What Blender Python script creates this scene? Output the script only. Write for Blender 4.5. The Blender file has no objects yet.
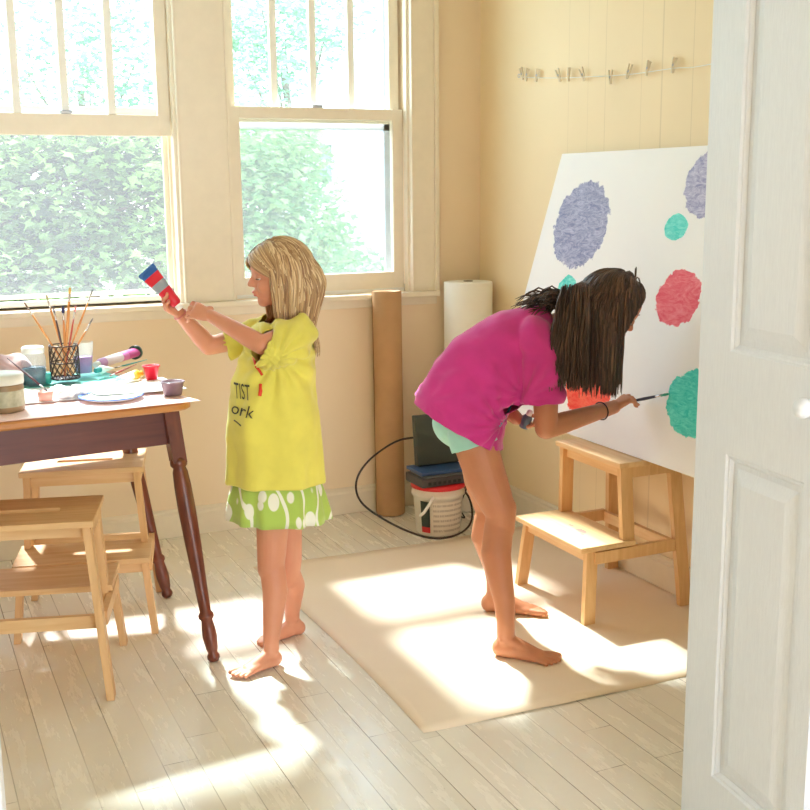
import bpy, bmesh, math, random
from mathutils import Vector as V, Matrix, Euler, noise
from mathutils.bvhtree import BVHTree
random.seed(7)
PI = math.pi
scn = bpy.context.scene
COL = scn.collection

# ------------------------------------------------------------------ camera
CAM = V((-2.3259, -4.2878, 1.3489)); YAW, PITCH, ROLL, FPX = .4298, .1901, -.0097, 1125.9
_f = V((math.sin(YAW)*math.cos(PITCH), math.cos(YAW)*math.cos(PITCH), -math.sin(PITCH)))
_r0 = _f.cross(V((0, 0, 1))).normalized(); _u0 = _r0.cross(_f)
_r = _r0*math.cos(ROLL) + _u0*math.sin(ROLL); _u = -_r0*math.sin(ROLL) + _u0*math.cos(ROLL)
cd = bpy.data.cameras.new('camera'); cam = bpy.data.objects.new('camera', cd); COL.objects.link(cam)
M = Matrix((_r, _u, -_f)).transposed().to_4x4(); M.translation = CAM
cam.matrix_world = M
cd.sensor_width = 36; cd.lens = FPX/810*36; cd.clip_start = .05; cd.clip_end = 200
scn.camera = cam

def ray(px, py): return _f + _r*((px-405)/FPX) - _u*((py-405)/FPX)
def onz(px, py, z=0.0):
    d = ray(px, py); return CAM + d*((z-CAM.z)/d.z)
def ony(px, py, y=0.0):
    d = ray(px, py); return CAM + d*((y-CAM.y)/d.y)
def onx(px, py, x=0.0):
    d = ray(px, py); return CAM + d*((x-CAM.x)/d.x)
class Plane:
    """upright measuring plane through a person's middle, square to the line of sight; off = metres towards the viewer"""
    def __init__(s, x, y):
        s.c = V((x, y, 0)); s.n = V((CAM.x-x, CAM.y-y, 0)).normalized(); s.right = V((-s.n.y, s.n.x, 0))
    def __call__(s, px, py, off=0.0):
        d = ray(px, py); return CAM + d*(((s.c+s.n*off)-CAM).dot(s.n)/d.dot(s.n))

# ------------------------------------------------------------------ helpers
def setp(o, label=None, cat=None, group=None, kind=None):
    if label: o['label'] = label
    if cat: o['category'] = cat
    if group: o['group'] = group
    if kind: o['kind'] = kind
    return o
def thing(name, label, cat, loc=(0, 0, 0), rz=0.0, group=None, kind=None):
    o = bpy.data.objects.new(name, None); COL.objects.link(o); o.location = loc; o.rotation_euler = (0, 0, rz)
    o.empty_display_size = .05
    return setp(o, label, cat, group, kind)
def link(name, me, m=None, parent=None, loc=None, rot=None):
    o = bpy.data.objects.new(name, me); COL.objects.link(o)
    if m is not None and not me.materials:
        for mm in (m if isinstance(m, (list, tuple)) else [m]): me.materials.append(mm)
    if parent is not None: o.parent = parent
    if loc is not None: o.location = loc
    if rot is not None: o.rotation_euler = rot
    return o
def copy_tree(o, parent=None):
    c = o.copy(); COL.objects.link(c)
    if parent is not None: c.parent = parent
    for ch in list(o.children): copy_tree(ch, c)
    return c
def basis(d, up=V((0, 0, 1))):
    z = V(d).normalized()
    x = up.cross(z)
    if x.length < 1e-4: x = V((1, 0, 0)).cross(z)
    x.normalize(); y = z.cross(x)
    return Matrix((x, y, z)).transposed()

class MB:
    def __init__(s): s.bm = bmesh.new(); s.mi = 0
    def _new(s, verts, faces, smooth=False):
        vs = [s.bm.verts.new(v) for v in verts]
        for f in faces:
            try:
                fc = s.bm.faces.new([vs[i] for i in f]); fc.smooth = smooth; fc.material_index = s.mi
            except ValueError: pass
        return vs
    def box(s, c, size, R=None, bev=0.0):
        c = V(c); hx, hy, hz = [q/2 for q in size]
        if bev <= 0:
            P = [V((sx*hx, sy*hy, sz*hz)) for sz in (-1, 1) for sy in (-1, 1) for sx in (-1, 1)]
            F = [(0, 2, 3, 1), (4, 5, 7, 6), (0, 1, 5, 4), (2, 6, 7, 3), (0, 4, 6, 2), (1, 3, 7, 5)]
            if R is not None: P = [R @ p for p in P]
            s._new([c+p for p in P], F)
        else:
            t = bmesh.new(); bmesh.ops.create_cube(t, size=1)
            for v in t.verts: v.co = V((v.co.x*size[0], v.co.y*size[1], v.co.z*size[2]))
            bmesh.ops.bevel(t, geom=t.edges[:], offset=min(bev, min(size)*.45), segments=2, affect='EDGES', profile=.6)
            s.add(t, R, c)
        return s
    def add(s, t, R=None, c=V((0, 0, 0)), smooth=None):
        t.verts.ensure_lookup_table(); mp = {}
        for v in t.verts:
            p = v.co.copy()
            if R is not None: p = R @ p
            mp[v] = s.bm.verts.new(p+V(c))
        for f in t.faces:
            try:
                nf = s.bm.faces.new([mp[v] for v in f.verts]); nf.smooth = f.smooth if smooth is None else smooth; nf.material_index = s.mi
            except ValueError: pass
        t.free(); return s
    def beam(s, a, b, w, h, side=V((0, 1, 0)), w2=None, h2=None, flat=False):
        """square bar a->b; w measured along 'side'. flat=True keeps both ends horizontal."""
        a, b = V(a), V(b); d = (b-a).normalized(); side = V(side)
        if flat:
            sx = side.normalized(); sy = V((0, 0, 1)).cross(sx)
        else:
            sx = (side - d*side.dot(d)).normalized(); sy = d.cross(sx)
        w2 = w if w2 is None else w2; h2 = h if h2 is None else h2
        P = []
        for p, ww, hh in ((a, w, h), (b, w2, h2)):
            for i, j in ((-1, -1), (1, -1), (1, 1), (-1, 1)): P.append(p+sx*(i*ww/2)+sy*(j*hh/2))
        s._new(P, [(3, 2, 1, 0), (4, 5, 6, 7)]+[(i, (i+1) % 4, 4+(i+1) % 4, 4+i) for i in range(4)])
        return s
    def lathe(s, prof, c=(0, 0, 0), n=32, R=None, cap=True, sx=1.0, sy=1.0):
        c = V(c); rings = []
        P = []
        for r, z in prof:
            for i in range(n):
                a = 2*PI*i/n; p = V((r*sx*math.cos(a), r*sy*math.sin(a), z))
                P.append(c+(R @ p if R is not None else p))
        F = []
        for k in range(len(prof)-1):
            for i in range(n):
                j = (i+1) % n; F.append((k*n+i, k*n+j, (k+1)*n+j, (k+1)*n+i))
        vs = s._new(P, F, True)
        if cap:
            for k, rev in ((0, True), (len(prof)-1, False)):
                if prof[k][0] > 1e-5:
                    ring = vs[k*n:(k+1)*n]
                    try:
                        f = s.bm.faces.new(ring[::-1] if rev else ring); f.material_index = s.mi
                    except ValueError: pass
        return s
    def cyl(s, a, b, r, r2=None, n=16):
        a, b = V(a), V(b); R = basis(b-a); L = (b-a).length
        return s.lathe([(r, 0), (r if r2 is None else r2, L)], a, n, R)
    def tube(s, pts, r, n=8, r2=None, flatn=None, flat=1.0, closed=False):
        pts = [V(p) for p in pts]; m = len(pts); P = []
        up = flatn if flatn is not None else V((.13, .21, .97))
        for k, p in enumerate(pts):
            if closed: d = pts[(k+1) % m]-pts[k-1]
            else: d = pts[min(k+1, m-1)]-pts[max(k-1, 0)]
            if d.length < 1e-9: d = V((0, 0, 1))
            R = basis(d, up); t = k/(m-1)
            rr = r(t) if callable(r) else (r if r2 is None else r+(r2-r)*t)
            for i in range(n):
                a = 2*PI*i/n; P.append(p+R @ V((rr*math.cos(a), rr*flat*math.sin(a), 0)))
        F = []
        for k in range(m if closed else m-1):
            k2 = (k+1) % m
            for i in range(n):
                j = (i+1) % n; F.append((k*n+i, k*n+j, k2*n+j, k2*n+i))
        if not closed: F.append(tuple(range(n-1, -1, -1))); F.append(tuple((m-1)*n+i for i in range(n)))
        s._new(P, F, True); return s
    def ball(s, c, r, sub=3, R=None):
        t = bmesh.new(); bmesh.ops.create_icosphere(t, subdivisions=sub, radius=1)
        r = r if hasattr(r, '__len__') else (r, r, r)
        for v in t.verts: v.co = V((v.co.x*r[0], v.co.y*r[1], v.co.z*r[2]))
        for f in t.faces: f.smooth = True
        return s.add(t, R, V(c))
    def loft(s, rings, cap=True, smooth=True):
        n = len(rings[0]); P = [p for rg in rings for p in rg]; F = []
        for k in range(len(rings)-1):
            for i in range(n):
                j = (i+1) % n; F.append((k*n+i, k*n+j, (k+1)*n+j, (k+1)*n+i))
        if cap: F.append(tuple(range(n-1, -1, -1))); F.append(tuple((len(rings)-1)*n+i for i in range(n)))
        s._new(P, F, smooth); return s
    def poly(s, pts, thick=V((0, 0, 0))):
        pts = [V(p) for p in pts]; n = len(pts); t = V(thick)
        if t.length < 1e-9: s._new(pts, [tuple(range(n))])
        else: s._new(pts+[p+t for p in pts], [tuple(range(n-1, -1, -1)), tuple(range(n, 2*n))]+[(i, (i+1) % n, n+(i+1) % n, n+i) for i in range(n)])
        return s
    def mesh(s, name):
        bmesh.ops.recalc_face_normals(s.bm, faces=s.bm.faces[:])
        me = bpy.data.meshes.new(name); s.bm.to_mesh(me); s.bm.free(); return me
    def build(s, name, m, parent=None, loc=None, rot=None):
        return link(name, s.mesh(name), m, parent, loc, rot)

# ---- organic solids: hulls of ellipsoids, united by a voxel remesh
_ico = None
def _hull(bm, ells):
    t = bmesh.new()
    for c, r, R in ells:
        q = bmesh.new(); bmesh.ops.create_icosphere(q, subdivisions=3, radius=1)
        for v in q.verts:
            p = V((v.co.x*r[0], v.co.y*r[1], v.co.z*r[2]))
            if R is not None: p = R @ p
            t.verts.new(p+V(c))
        q.free()
    if len(ells) >= 1:
        res = bmesh.ops.convex_hull(t, input=t.verts[:])
        bad = [g for g in res['geom_interior'] if isinstance(g, bmesh.types.BMVert)]
        if bad: bmesh.ops.delete(t, geom=list(set(bad)), context='VERTS')
        loose = [v for v in t.verts if not v.link_faces]
        if loose: bmesh.ops.delete(t, geom=loose, context='VERTS')
    mp = {v: bm.verts.new(v.co) for v in t.verts}
    for f in t.faces: bm.faces.new([mp[v] for v in f.verts])
    t.free()
def e(c, r, R=None):
    r = r if hasattr(r, '__len__') else (r, r, r)
    return (V(c), r, R)
def chain(*els): return [[els[i], els[i+1]] for i in range(len(els)-1)]
def organic(prims, voxel, smooth=4, lofts=(), factor=.5):
    """prims: list of lists of ellipsoids (each list = one hull) -> new mesh"""
    bm = bmesh.new()
    for p in prims: _hull(bm, p)
    for rings in lofts:
        n = len(rings[0]); vs = [[bm.verts.new(p) for p in rg] for rg in rings]
        for k in range(len(rings)-1):
            for i in range(n):
                j = (i+1) % n; bm.faces.new((vs[k][i], vs[k][j], vs[k+1][j], vs[k+1][i]))
        bm.faces.new(vs[0][::-1]); bm.faces.new(vs[-1])
    bmesh.ops.recalc_face_normals(bm, faces=bm.faces[:])
    me = bpy.data.meshes.new('tmp'); bm.to_mesh(me); bm.free()
    o = bpy.data.objects.new('tmp', me); COL.objects.link(o)
    rm = o.modifiers.new('r', 'REMESH'); rm.mode = 'VOXEL'; rm.voxel_size = voxel; rm.adaptivity = 0
    if smooth:
        sm = o.modifiers.new('s', 'SMOOTH'); sm.factor = factor; sm.iterations = smooth
    dg = bpy.context.evaluated_depsgraph_get(); dg.update()
    ev = o.evaluated_get(dg); out = bpy.data.meshes.new_from_object(ev, preserve_all_data_layers=False, depsgraph=dg)
    bpy.data.objects.remove(o); bpy.data.meshes.remove(me)
    for p in out.polygons: p.use_smooth = True
    out.materials.clear()
    return out
def edit(me, fn):
    bm = bmesh.new(); bm.from_mesh(me); fn(bm); bm.to_mesh(me); bm.free(); me.update(); return me
def cut_open(me, planes):
    """open the solid: delete what lies beyond each (point, normal, radius) plane"""
    def fn(bm):
        kill = [v for v in bm.verts if any((v.co-q[0]).dot(q[1]) > 0 and (v.co-q[0]).length < q[2] and (len(q) < 4 or (v.co-q[3]).dot(q[4]) > 0) for q in planes)]
        bmesh.ops.delete(bm, geom=kill, context='VERTS')
        for _ in range(8):   # settle the ragged rim
            for v in [v for v in bm.verts if v.is_boundary]:
                nb = [ed.other_vert(v).co for ed in v.link_edges if ed.is_boundary]
                if len(nb) == 2: v.co = v.co*.5+(nb[0]+nb[1])*.25
    return edit(me, fn)
def displace(me, fn):
    def g(bm):
        bm.normal_update(); mv = [(v, fn(v.co, v.normal)) for v in bm.verts]
        for v, d in mv: v.co = v.co + (v.normal*d if not isinstance(d, V) else d)
    return edit(me, g)
def solid(o, t, off=0.0):
    m = o.modifiers.new('thickness', 'SOLIDIFY'); m.thickness = t; m.offset = off; return o
def shift(me, org):
    me.transform(Matrix.Translation(-V(org))); return me
def ring(c, fa, fb, a, b, n=48, pw=2.0, wob=None):
    out = []
    for i in range(n):
        t = 2*PI*i/n; cs, sn = math.cos(t), math.sin(t)
        x = a*math.copysign(abs(cs)**(2/pw), cs); y = b*math.copysign(abs(sn)**(2/pw), sn)
        k = 1+(wob(t) if wob else 0)
        out.append(V(c)+fa*(x*k)+fb*(y*k))
    return out

# ------------------------------------------------------------------ materials
def srgb(r, g, b):
    f = lambda c: c/12.92 if c <= .04045 else ((c+.055)/1.055)**2.4
    return (f(r/255), f(g/255), f(b/255), 1)
class NT:
    def __init__(s, name):
        s.m = bpy.data.materials.new(name); s.m.use_nodes = True; s.t = s.m.node_tree; s.n = s.t.nodes; s.l = s.t.links
        s.b = s.n['Principled BSDF']; s.out = s.n['Material Output']; s.co = None
    def new(s, ty, **kw):
        x = s.n.new(ty)
        for k, v in kw.items(): setattr(x, k, v)
        return x
    def set(s, x, i, v):
        if hasattr(v, 'is_output'): s.l.new(v, x.inputs[i])
        else: x.inputs[i].default_value = v
    def obj(s, kind='Object'):
        if s.co is None: s.co = s.new('ShaderNodeTexCoord')
        return s.co.outputs[kind]
    def mapv(s, vec, scale=(1, 1, 1), loc=(0, 0, 0), rot=(0, 0, 0)):
        x = s.new('ShaderNodeMapping'); s.set(x, 'Vector', vec); x.inputs['Scale'].default_value = scale; x.inputs['Location'].default_value = loc; x.inputs['Rotation'].default_value = rot
        return x.outputs[0]
    def noise(s, vec, scale, detail=4, rough=.5, dist=0.0):
        x = s.new('ShaderNodeTexNoise'); s.set(x, 'Vector', vec); x.inputs['Scale'].default_value = scale; x.inputs['Detail'].default_value = detail
        x.inputs['Roughness'].default_value = rough; x.inputs['Distortion'].default_value = dist; return x.outputs['Fac']
    def ramp(s, fac, stops, interp='LINEAR'):
        x = s.new('ShaderNodeValToRGB'); s.set(x, 'Fac', fac); r = x.color_ramp; r.interpolation = interp
        while len(r.elements) < len(stops): r.elements.new(.5)
        for el, (p, c) in zip(r.elements, stops): el.position = p; el.color = c
        return x.outputs['Color']
    def mix(s, fac, a, b, mode='MIX'):
        x = s.new('ShaderNodeMix', data_type='RGBA', blend_type=mode); s.set(x, 0, fac); s.set(x, 6, a); s.set(x, 7, b); return x.outputs[2]
    def math(s, op, a, b=0.0, c=None):
        x = s.new('ShaderNodeMath', operation=op); s.set(x, 0, a); s.set(x, 1, b)
        if c is not None: s.set(x, 2, c)
        return x.outputs[0]
    def sep(s, vec):
        x = s.new('ShaderNodeSeparateXYZ'); s.set(x, 0, vec); return x.outputs
    def bump(s, h, strength=.2, dist=.01):
        x = s.new('ShaderNodeBump'); s.set(x, 'Height', h); x.inputs['Strength'].default_value = strength; x.inputs['Distance'].default_value = dist
        s.l.new(x.outputs[0], s.b.inputs['Normal']); return x
    def col(s, c): s.set(s.b, 'Base Color', c); return s
    def pr(s, **kw):
        for k, v in kw.items(): s.set(s.b, k.replace('_', ' '), v)
        return s
def g(v): return (v, v, v, 1)
def plain(name, c, rough=.5, metal=0.0, var=.06, scale=25, bump=0.0, bscale=60, **kw):
    t = NT(name); c = srgb(*c)
    nz = t.noise(t.obj(), scale)
    lo = tuple(max(0, q*(1-var)) for q in c[:3])+(1,); hi = tuple(min(1, q*(1+var)) for q in c[:3])+(1,)
    t.col(t.ramp(nz, [(.3, lo), (.7, hi)])); t.pr(Roughness=rough, Metallic=metal, **kw)
    if bump: t.bump(t.noise(t.obj(), bscale, 6), bump, .004)
    return t.m
def wood(name, c1, c2, axis='X', rough=.45, scale=6, wear=None):
    t = NT(name); sc = {'X': (.6, 9, 9), 'Y': (9, .6, 9), 'Z': (9, 9, .6)}[axis]
    v = t.mapv(t.obj(), sc)
    nz = t.noise(v, scale, 5, .6, .6)
    col = t.ramp(nz, [(.3, srgb(*c1)), (.7, srgb(*c2))])
    if wear:
        n2 = t.noise(t.obj(), 7, 6, .7); col = t.mix(t.ramp(n2, [(.6, g(0)), (.72, g(1))]), col, srgb(*wear))
    t.col(col); t.pr(Roughness=rough); t.bump(nz, .12, .002)
    return t.m
def fabric(name, c, rough=.85, var=.08, weave=900, sheen=.25):
    t = NT(name); c = srgb(*c); nz = t.noise(t.obj(), 14, 5)
    lo = tuple(q*(1-var) for q in c[:3])+(1,); hi = tuple(min(1, q*(1+var)) for q in c[:3])+(1,)
    t.col(t.ramp(nz, [(.3, lo), (.7, hi)])); t.pr(Roughness=rough, Sheen_Weight=sheen)
    t.bump(t.noise(t.obj(), weave, 2), .15, .001)
    return t
def clear(name, tint, mixfac, rough=.0, ior=1.45, haze=None, hz=0.0):
    """thin window pane / film: lets most light straight through, some haze, some mirror"""
    t = NT(name); t.n.remove(t.b)
    tr = t.new('ShaderNodeBsdfTransparent'); tr.inputs[0].default_value = tint
    gl = t.new('ShaderNodeBsdfGlossy'); gl.inputs['Roughness'].default_value = rough
    cur = tr.outputs[0]
    if haze:
        tl = t.new('ShaderNodeBsdfTranslucent'); tl.inputs[0].default_value = haze
        df = t.new('ShaderNodeBsdfDiffuse'); df.inputs[0].default_value = haze
        ad = t.new('ShaderNodeMixShader'); ad.inputs[0].default_value = .35; t.l.new(tl.outputs[0], ad.inputs[1]); t.l.new(df.outputs[0], ad.inputs[2])
        mx = t.new('ShaderNodeMixShader'); mx.inputs[0].default_value = hz; t.l.new(cur, mx.inputs[1]); t.l.new(ad.outputs[0], mx.inputs[2]); cur = mx.outputs[0]
    fr = t.new('ShaderNodeLayerWeight'); fr.inputs[0].default_value = .5
    mu = t.math('MULTIPLY', t.math('ADD', t.math('MULTIPLY', t.math('POWER', fr.outputs['Facing'], 4), .8), .03), mixfac)
    m2 = t.new('ShaderNodeMixShader'); t.l.new(mu, m2.inputs[0]); t.l.new(cur, m2.inputs[1]); t.l.new(gl.outputs[0], m2.inputs[2])
    t.l.new(m2.outputs[0], t.out.inputs[0]); return t.m

def floor_mat():
    t = NT('painted_floorboards'); x, y, z = t.sep(t.obj())
    bw = .083
    u = t.math('DIVIDE', x, bw); iu = t.math('FLOOR', u); fu = t.math('FRACT', u)
    wn = t.new('ShaderNodeTexWhiteNoise', noise_dimensions='1D'); t.set(wn, 'W', iu); rnd = wn.outputs['Value']
    v = t.math('ADD', t.math('DIVIDE', y, 1.55), t.math('MULTIPLY', rnd, 5.3)); iv = t.math('FLOOR', v); fv = t.math('FRACT', v)
    gap = t.math('LESS_THAN', t.math('MINIMUM', fu, t.math('SUBTRACT', 1, fu)), .016)
    gap2 = t.math('LESS_THAN', fv, .0016)
    gp = t.math('MAXIMUM', gap, gap2)
    # gaps are dark only in stretches
    st = t.noise(t.mapv(t.obj(), (12, 1.1, 1)), 1.7, 2); stm = t.ramp(st, [(.4, g(.22)), (.62, g(.9))])
    wn2 = t.new('ShaderNodeTexWhiteNoise', noise_dimensions='2D'); cb = t.new('ShaderNodeCombineXYZ'); t.set(cb, 0, iu); t.set(cb, 1, iv); t.set(wn2, 'Vector', cb.outputs[0])
    board = t.ramp(wn2.outputs['Value'], [(0, srgb(232, 226, 214)), (1, srgb(242, 238, 228))])
    wear = t.noise(t.mapv(t.obj(), (9, 1.4, 1)), 3, 8, .7)
    board = t.mix(t.ramp(wear, [(.60, g(0)), (.80, g(.13))]), board, srgb(196, 184, 164))
    spots = t.noise(t.obj(), 55, 2); board = t.mix(t.ramp(spots, [(.76, g(0)), (.8, g(.5))]), board, srgb(150, 138, 122))
    col = t.mix(t.math('MULTIPLY', gp, stm), board, srgb(128, 116, 100))
    t.col(col); t.pr(Roughness=t.ramp(wear, [(.3, g(.16)), (.75, g(.36))]), IOR=1.65)
    hh = t.math('SUBTRACT', t.math('MULTIPLY', wear, .12), gp)
    t.bump(hh, .35, .003); return t.m
def wall_mat(name, c, seams=None):
    t = NT(name); nz = t.noise(t.obj(), 2.2, 3); c1 = srgb(*c); c0 = srgb(*[q-5 for q in c])
    col = t.ramp(nz, [(.3, c0), (.7, c1)])
    bmp = t.noise(t.obj(), 140, 3)
    if seams:
        x, y, z = t.sep(t.obj()); acc = None
        for s_, w in seams:
            k = t.math('LESS_THAN', t.math('ABSOLUTE', t.math('SUBTRACT', y, s_)), w)
            acc = k if acc is None else t.math('MAXIMUM', acc, k)
        col = t.mix(t.math('MULTIPLY', acc, .22), col, srgb(170, 148, 108))
        h = t.math('SUBTRACT', t.math('MULTIPLY', bmp, .1), acc); t.bump(h, .15, .002)
    else: t.bump(bmp, .05, .002)
    t.col(col); t.pr(Roughness=.6); return t.m

M_floor = floor_mat()
M_wall = wall_mat('painted_wall', (247, 228, 200))
M_wallr = wall_mat('panelled_wall', (249, 229, 192), [(-1.223, .0035), (-.907, .0018), (-1.377, .0018), (-1.114, .0012), (-.674, .0012), (-.80, .001), (-2.44, .0035), (-1.95, .0015)])
M_trim = plain('cream_trim_paint', (240, 230, 212), .4, var=.02, bump=.05)
M_base = plain('baseboard_paint', (238, 228, 208), .4, var=.02)
M_ceil = plain('ceiling_paint', (245, 240, 228), .8, var=.01)
M_white = plain('white_paint', (246, 246, 242), .35, var=.01)
M_storm = plain('storm_frame_metal', (196, 204, 218), .5, .1, var=.03)
M_glass = clear('window_glass', (.97, 1, 1, 1), 1.0)
M_hazy = clear('hazy_window_glass', (.93, 1, 1, 1), 1.0, haze=(.82, .95, 1, 1), hz=.035)  # cool tint and a little milky scatter mixed into the pane
M_screen = clear('insect_screen', (.76, .76, .77, 1), .1, haze=(.70, .70, .74, 1), hz=.09)

# ------------------------------------------------------------------ setting
def struct(o): o['kind'] = 'structure'; return o
XL, XR, YB, ZC = -3.6, 0.0, -3.06, 2.75
HALL = -6.2
b = MB(); b.box((-1.7, (HALL-.0)/2+.1, -.05), (4.6, -HALL+.2, .1)); struct(b.build('floor', M_floor))
b = MB(); b.box((-1.7, (HALL)/2+.1, ZC+.05), (4.6, -HALL+.2, .1)); struct(b.build('ceiling', M_ceil))
# window wall with three openings
W = [(-1.092, -.330), (-2.072, -1.290), (-3.03, -2.25)]      # opening x0,x1
ZW0, ZW1 = .925, 2.48
WT = .17
b = MB()
b.box(((XL-.1+XR+.1)/2, WT/2, ZW0/2), (XR-XL+.2, WT, ZW0))
b.box(((XL-.1+XR+.1)/2, WT/2, (ZW1+ZC)/2), (XR-XL+.2, WT, ZC-ZW1))
xs = [XL-.1]+[q for w in sorted(W) for q in w]+[XR+.1]
for i in range(0, len(xs), 2): b.box(((xs[i]+xs[i+1])/2, WT/2, (ZW0+ZW1)/2), (xs[i+1]-xs[i], WT, ZW1-ZW0))
struct(b.build('wall_window_side', M_wall))
b = MB(); b.box((.05, (HALL+.0)/2, ZC/2), (.1, -HALL, ZC)); struct(b.build('wall_right', M_wallr))
b = MB(); b.box((-2.95, HALL-.05, ZC/2), (1.5, .1, ZC)); b.box((-.2, HALL-.05, ZC/2), (.6, .1, ZC)); b.box((-1.35, HALL-.05, 2.4), (1.7, .1, .7)); struct(b.build('hall_end_light_block', M_wall))  # unseen wall with an opening, added behind the camera to cut fill light
b = MB(); b.box((XL-.05, HALL/2, ZC/2), (.1, -HALL, ZC)); struct(b.build('wall_left', M_wall))
# doorway wall between the hall and the room
b = MB(); b.box((-.45, YB-.06, ZC/2), (.9, .12, ZC)); b.box(((XL-2.34)/2, YB-.06, ZC/2), (-2.34-XL, .12, ZC)); b.box((-1.62, YB-.06, 2.42), (1.44, .12, .66))
struct(b.build('wall_doorway_side', M_wall))
def baseboard(name, a, bb, nrm):
    a, bb, nrm = V(a), V(bb), V(nrm)
    m = MB(); d = (bb-a)
    prof = [(0, 0), (.017, 0), (.017, .088), (.012, .097), (.012, .104), (.006, .112), (0, .112)]
    P = [a+nrm*p+V((0, 0, z)) for p, z in prof]; m.poly(P, d); struct(m.build(name, M_base))
baseboard('baseboard_window_side', (XL, -.0005, .001), (-.0, -.0005, .001), (0, -1, 0))
baseboard('baseboard_right', (-.0005, -.018, .001), (-.0005, YB+.001, .001), (-1, 0, 0))
baseboard('baseboard_left', (XL+.0005, -.018, .001), (XL+.0005, YB+.001, .001), (1, 0, 0))

# ------------------------------------------------------------------ windows
def sash(x0, x1, z0, z1, y, th, st, top, bot, name, parent, muntins=0):
    m = MB(); yc = y+th/2
    m.box(((x0+st/2), yc, (z0+z1)/2), (st, th, z1-z0), bev=.003); m.box((x1-st/2, yc, (z0+z1)/2), (st, th, z1-z0), bev=.003)
    m.box(((x0+x1)/2, yc, z0+bot/2), (x1-x0-2*st+.002, th, bot), bev=.003); m.box(((x0+x1)/2, yc, z1-top/2), (x1-x0-2*st+.002, th, top), bev=.003)
    o = m.build(name, M_trim, parent)
    if muntins:
        mm = MB(); w = (x1-x0-2*st)
        for k in range(muntins):
            xx = x0+st+w*(k+1)/(muntins+1)
            mm.box((xx, yc, (z0+bot+z1-top)/2), (.028, th*.7, z1-top-z0-bot), bev=.003)
        mm.build('muntin', M_white, o)
    return o
def pane(x0, x1, z0, z1, y, m, parent, name='pane'):
    mb = MB(); mb.box(((x0+x1)/2, y, (z0+z1)/2), (x1-x0, .003, z1-z0)); return mb.build(name, m, parent)
def window(name, x0, x1, raised):
    root = struct(thing(name, None, None, (0, 0, 0)))
    # casing sides + stops + head
    c = MB()
    for sgn, xe in ((-1, x0), (1, x1)):
        wd = .122 if (sgn == 1 and name == 'window_1') else .09
        if not (sgn == -1 and name == 'window_1') and not (sgn == 1 and name == 'window_2') and not (sgn == -1 and name == 'window_2') and not (sgn == 1 and name == 'window_3'):
            c.box((xe+sgn*wd/2, -.011, (ZW0+ZW1+.1)/2), (wd, .022, ZW1+.1-ZW0), bev=.003)
            c.box((xe+sgn*(wd-.010), -.016, (ZW0+ZW1+.1)/2), (.020, .032, ZW1+.1-ZW0), bev=.004)
        c.box((xe+sgn*.004, -.012, (ZW0+ZW1)/2), (.010, .03, ZW1-ZW0), bev=.003)
        c.box((xe-sgn*.006, .015, (ZW0+ZW1)/2), (.012, .03, ZW1-ZW0))
        c.box((xe-sgn*.004, .12, (ZW0+ZW1)/2), (.008, .03, ZW1-ZW0))
    c.box(((x0+x1)/2, -.012, ZW1+.05), (x1-x0+.16, .022, .1), bev=.003)
    c.build('casing', M_trim, root)
    zr = 1.623
    ix0, ix1 = x0+.012, x1-.012
    up = sash(ix0, ix1, 1.61, ZW1-.01, .075, .032, .042, .05, .045, 'upper_sash', root, 3)
    pane(ix0+.04, ix1-.04, 1.65, ZW1-.05, .091, M_hazy, up)
    if raised:
        lo = sash(ix0, ix1, 1.550, ZW1-.02, .036, .032, .046, .04, .076, 'lower_sash', root, 3)
        pane(ix0+.04, ix1-.04, 1.62, ZW1-.06, .052, M_glass, lo)
        lk = MB(); lk.box(((x0+x1)/2, .03, 1.632), (.04, .02, .012), bev=.003); lk.build('sash_lock', M_storm, lo)
    else:
        lo = sash(ix0, ix1, .935, 1.666, .036, .032, .046, .045, .072, 'lower_sash', root, 0)
        pane(ix0+.04, ix1-.04, 1.0, 1.63, .052, M_glass, lo)
        lk = MB(); lk.box(((x0+x1)/2, .045, 1.672), (.045, .02, .012), bev=.003); lk.build('sash_lock', M_storm, lo)
    # storm / screen frame outside
    s = MB(); y = .135; fz0, fz1 = .955, ZW1-.01; fw = .022; gx = .052 if name == 'window_1' else fw
    s.box((x0+.014, y, (fz0+fz1)/2), (fw, .016, fz1-fz0)); s.box((x1-gx/2-.004, y, (fz0+fz1)/2), (gx, .016, fz1-fz0))
    s.box(((x0+x1)/2, y, fz0+.008), (x1-x0, .016, .016)); s.box(((x0+x1)/2, y, fz1), (x1-x0, .016, .02)); s.box(((x0+x1)/2, y, 1.606), (x1-x0, .016, .040))
    so = s.build('storm_frame', M_storm if not raised else M_trim, root)
    pane(x0+.02, x1-.02, .965, 1.61, .14, M_screen, so, 'insect_screen')
    # outer sloping sill
    o = MB(); o.box(((x0+x1)/2, .115, .935), (x1-x0, .13, .02), Matrix.Rotation(-.12, 3, 'X'))
    o.box(((x0+x1)/2, .05, .945 if raised else .93), (x1-x0-.02, .03, .02), bev=.003); o.build('outer_sill', M_white, root)
    return root
window('window_1', *W[0], False); window('window_2', *W[1], True); window('window_3', *W[2], True)
# mullions between the windows, one long stool and apron
for n, (a, bb) in enumerate(((W[1][1], W[0][0]), (W[2][1], W[1][0]))):
    m = MB(); m.box(((a+bb)/2, -.011, (ZW0+ZW1+.1)/2), (bb-a-.016, .022, ZW1+.1-ZW0), bev=.003); struct(m.build('trim_%d' % (n+1), M_trim))
m = MB(); m.box(((XL-.21)/2-.0, -.018, .914), (-.212-XL-.002, .062, .022), bev=.006)
m.box(((XL-.212)/2, -.010, .886), (-.216-XL-.002, .020, .034), bev=.004); struct(m.build('trim_3', M_trim))

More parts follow.
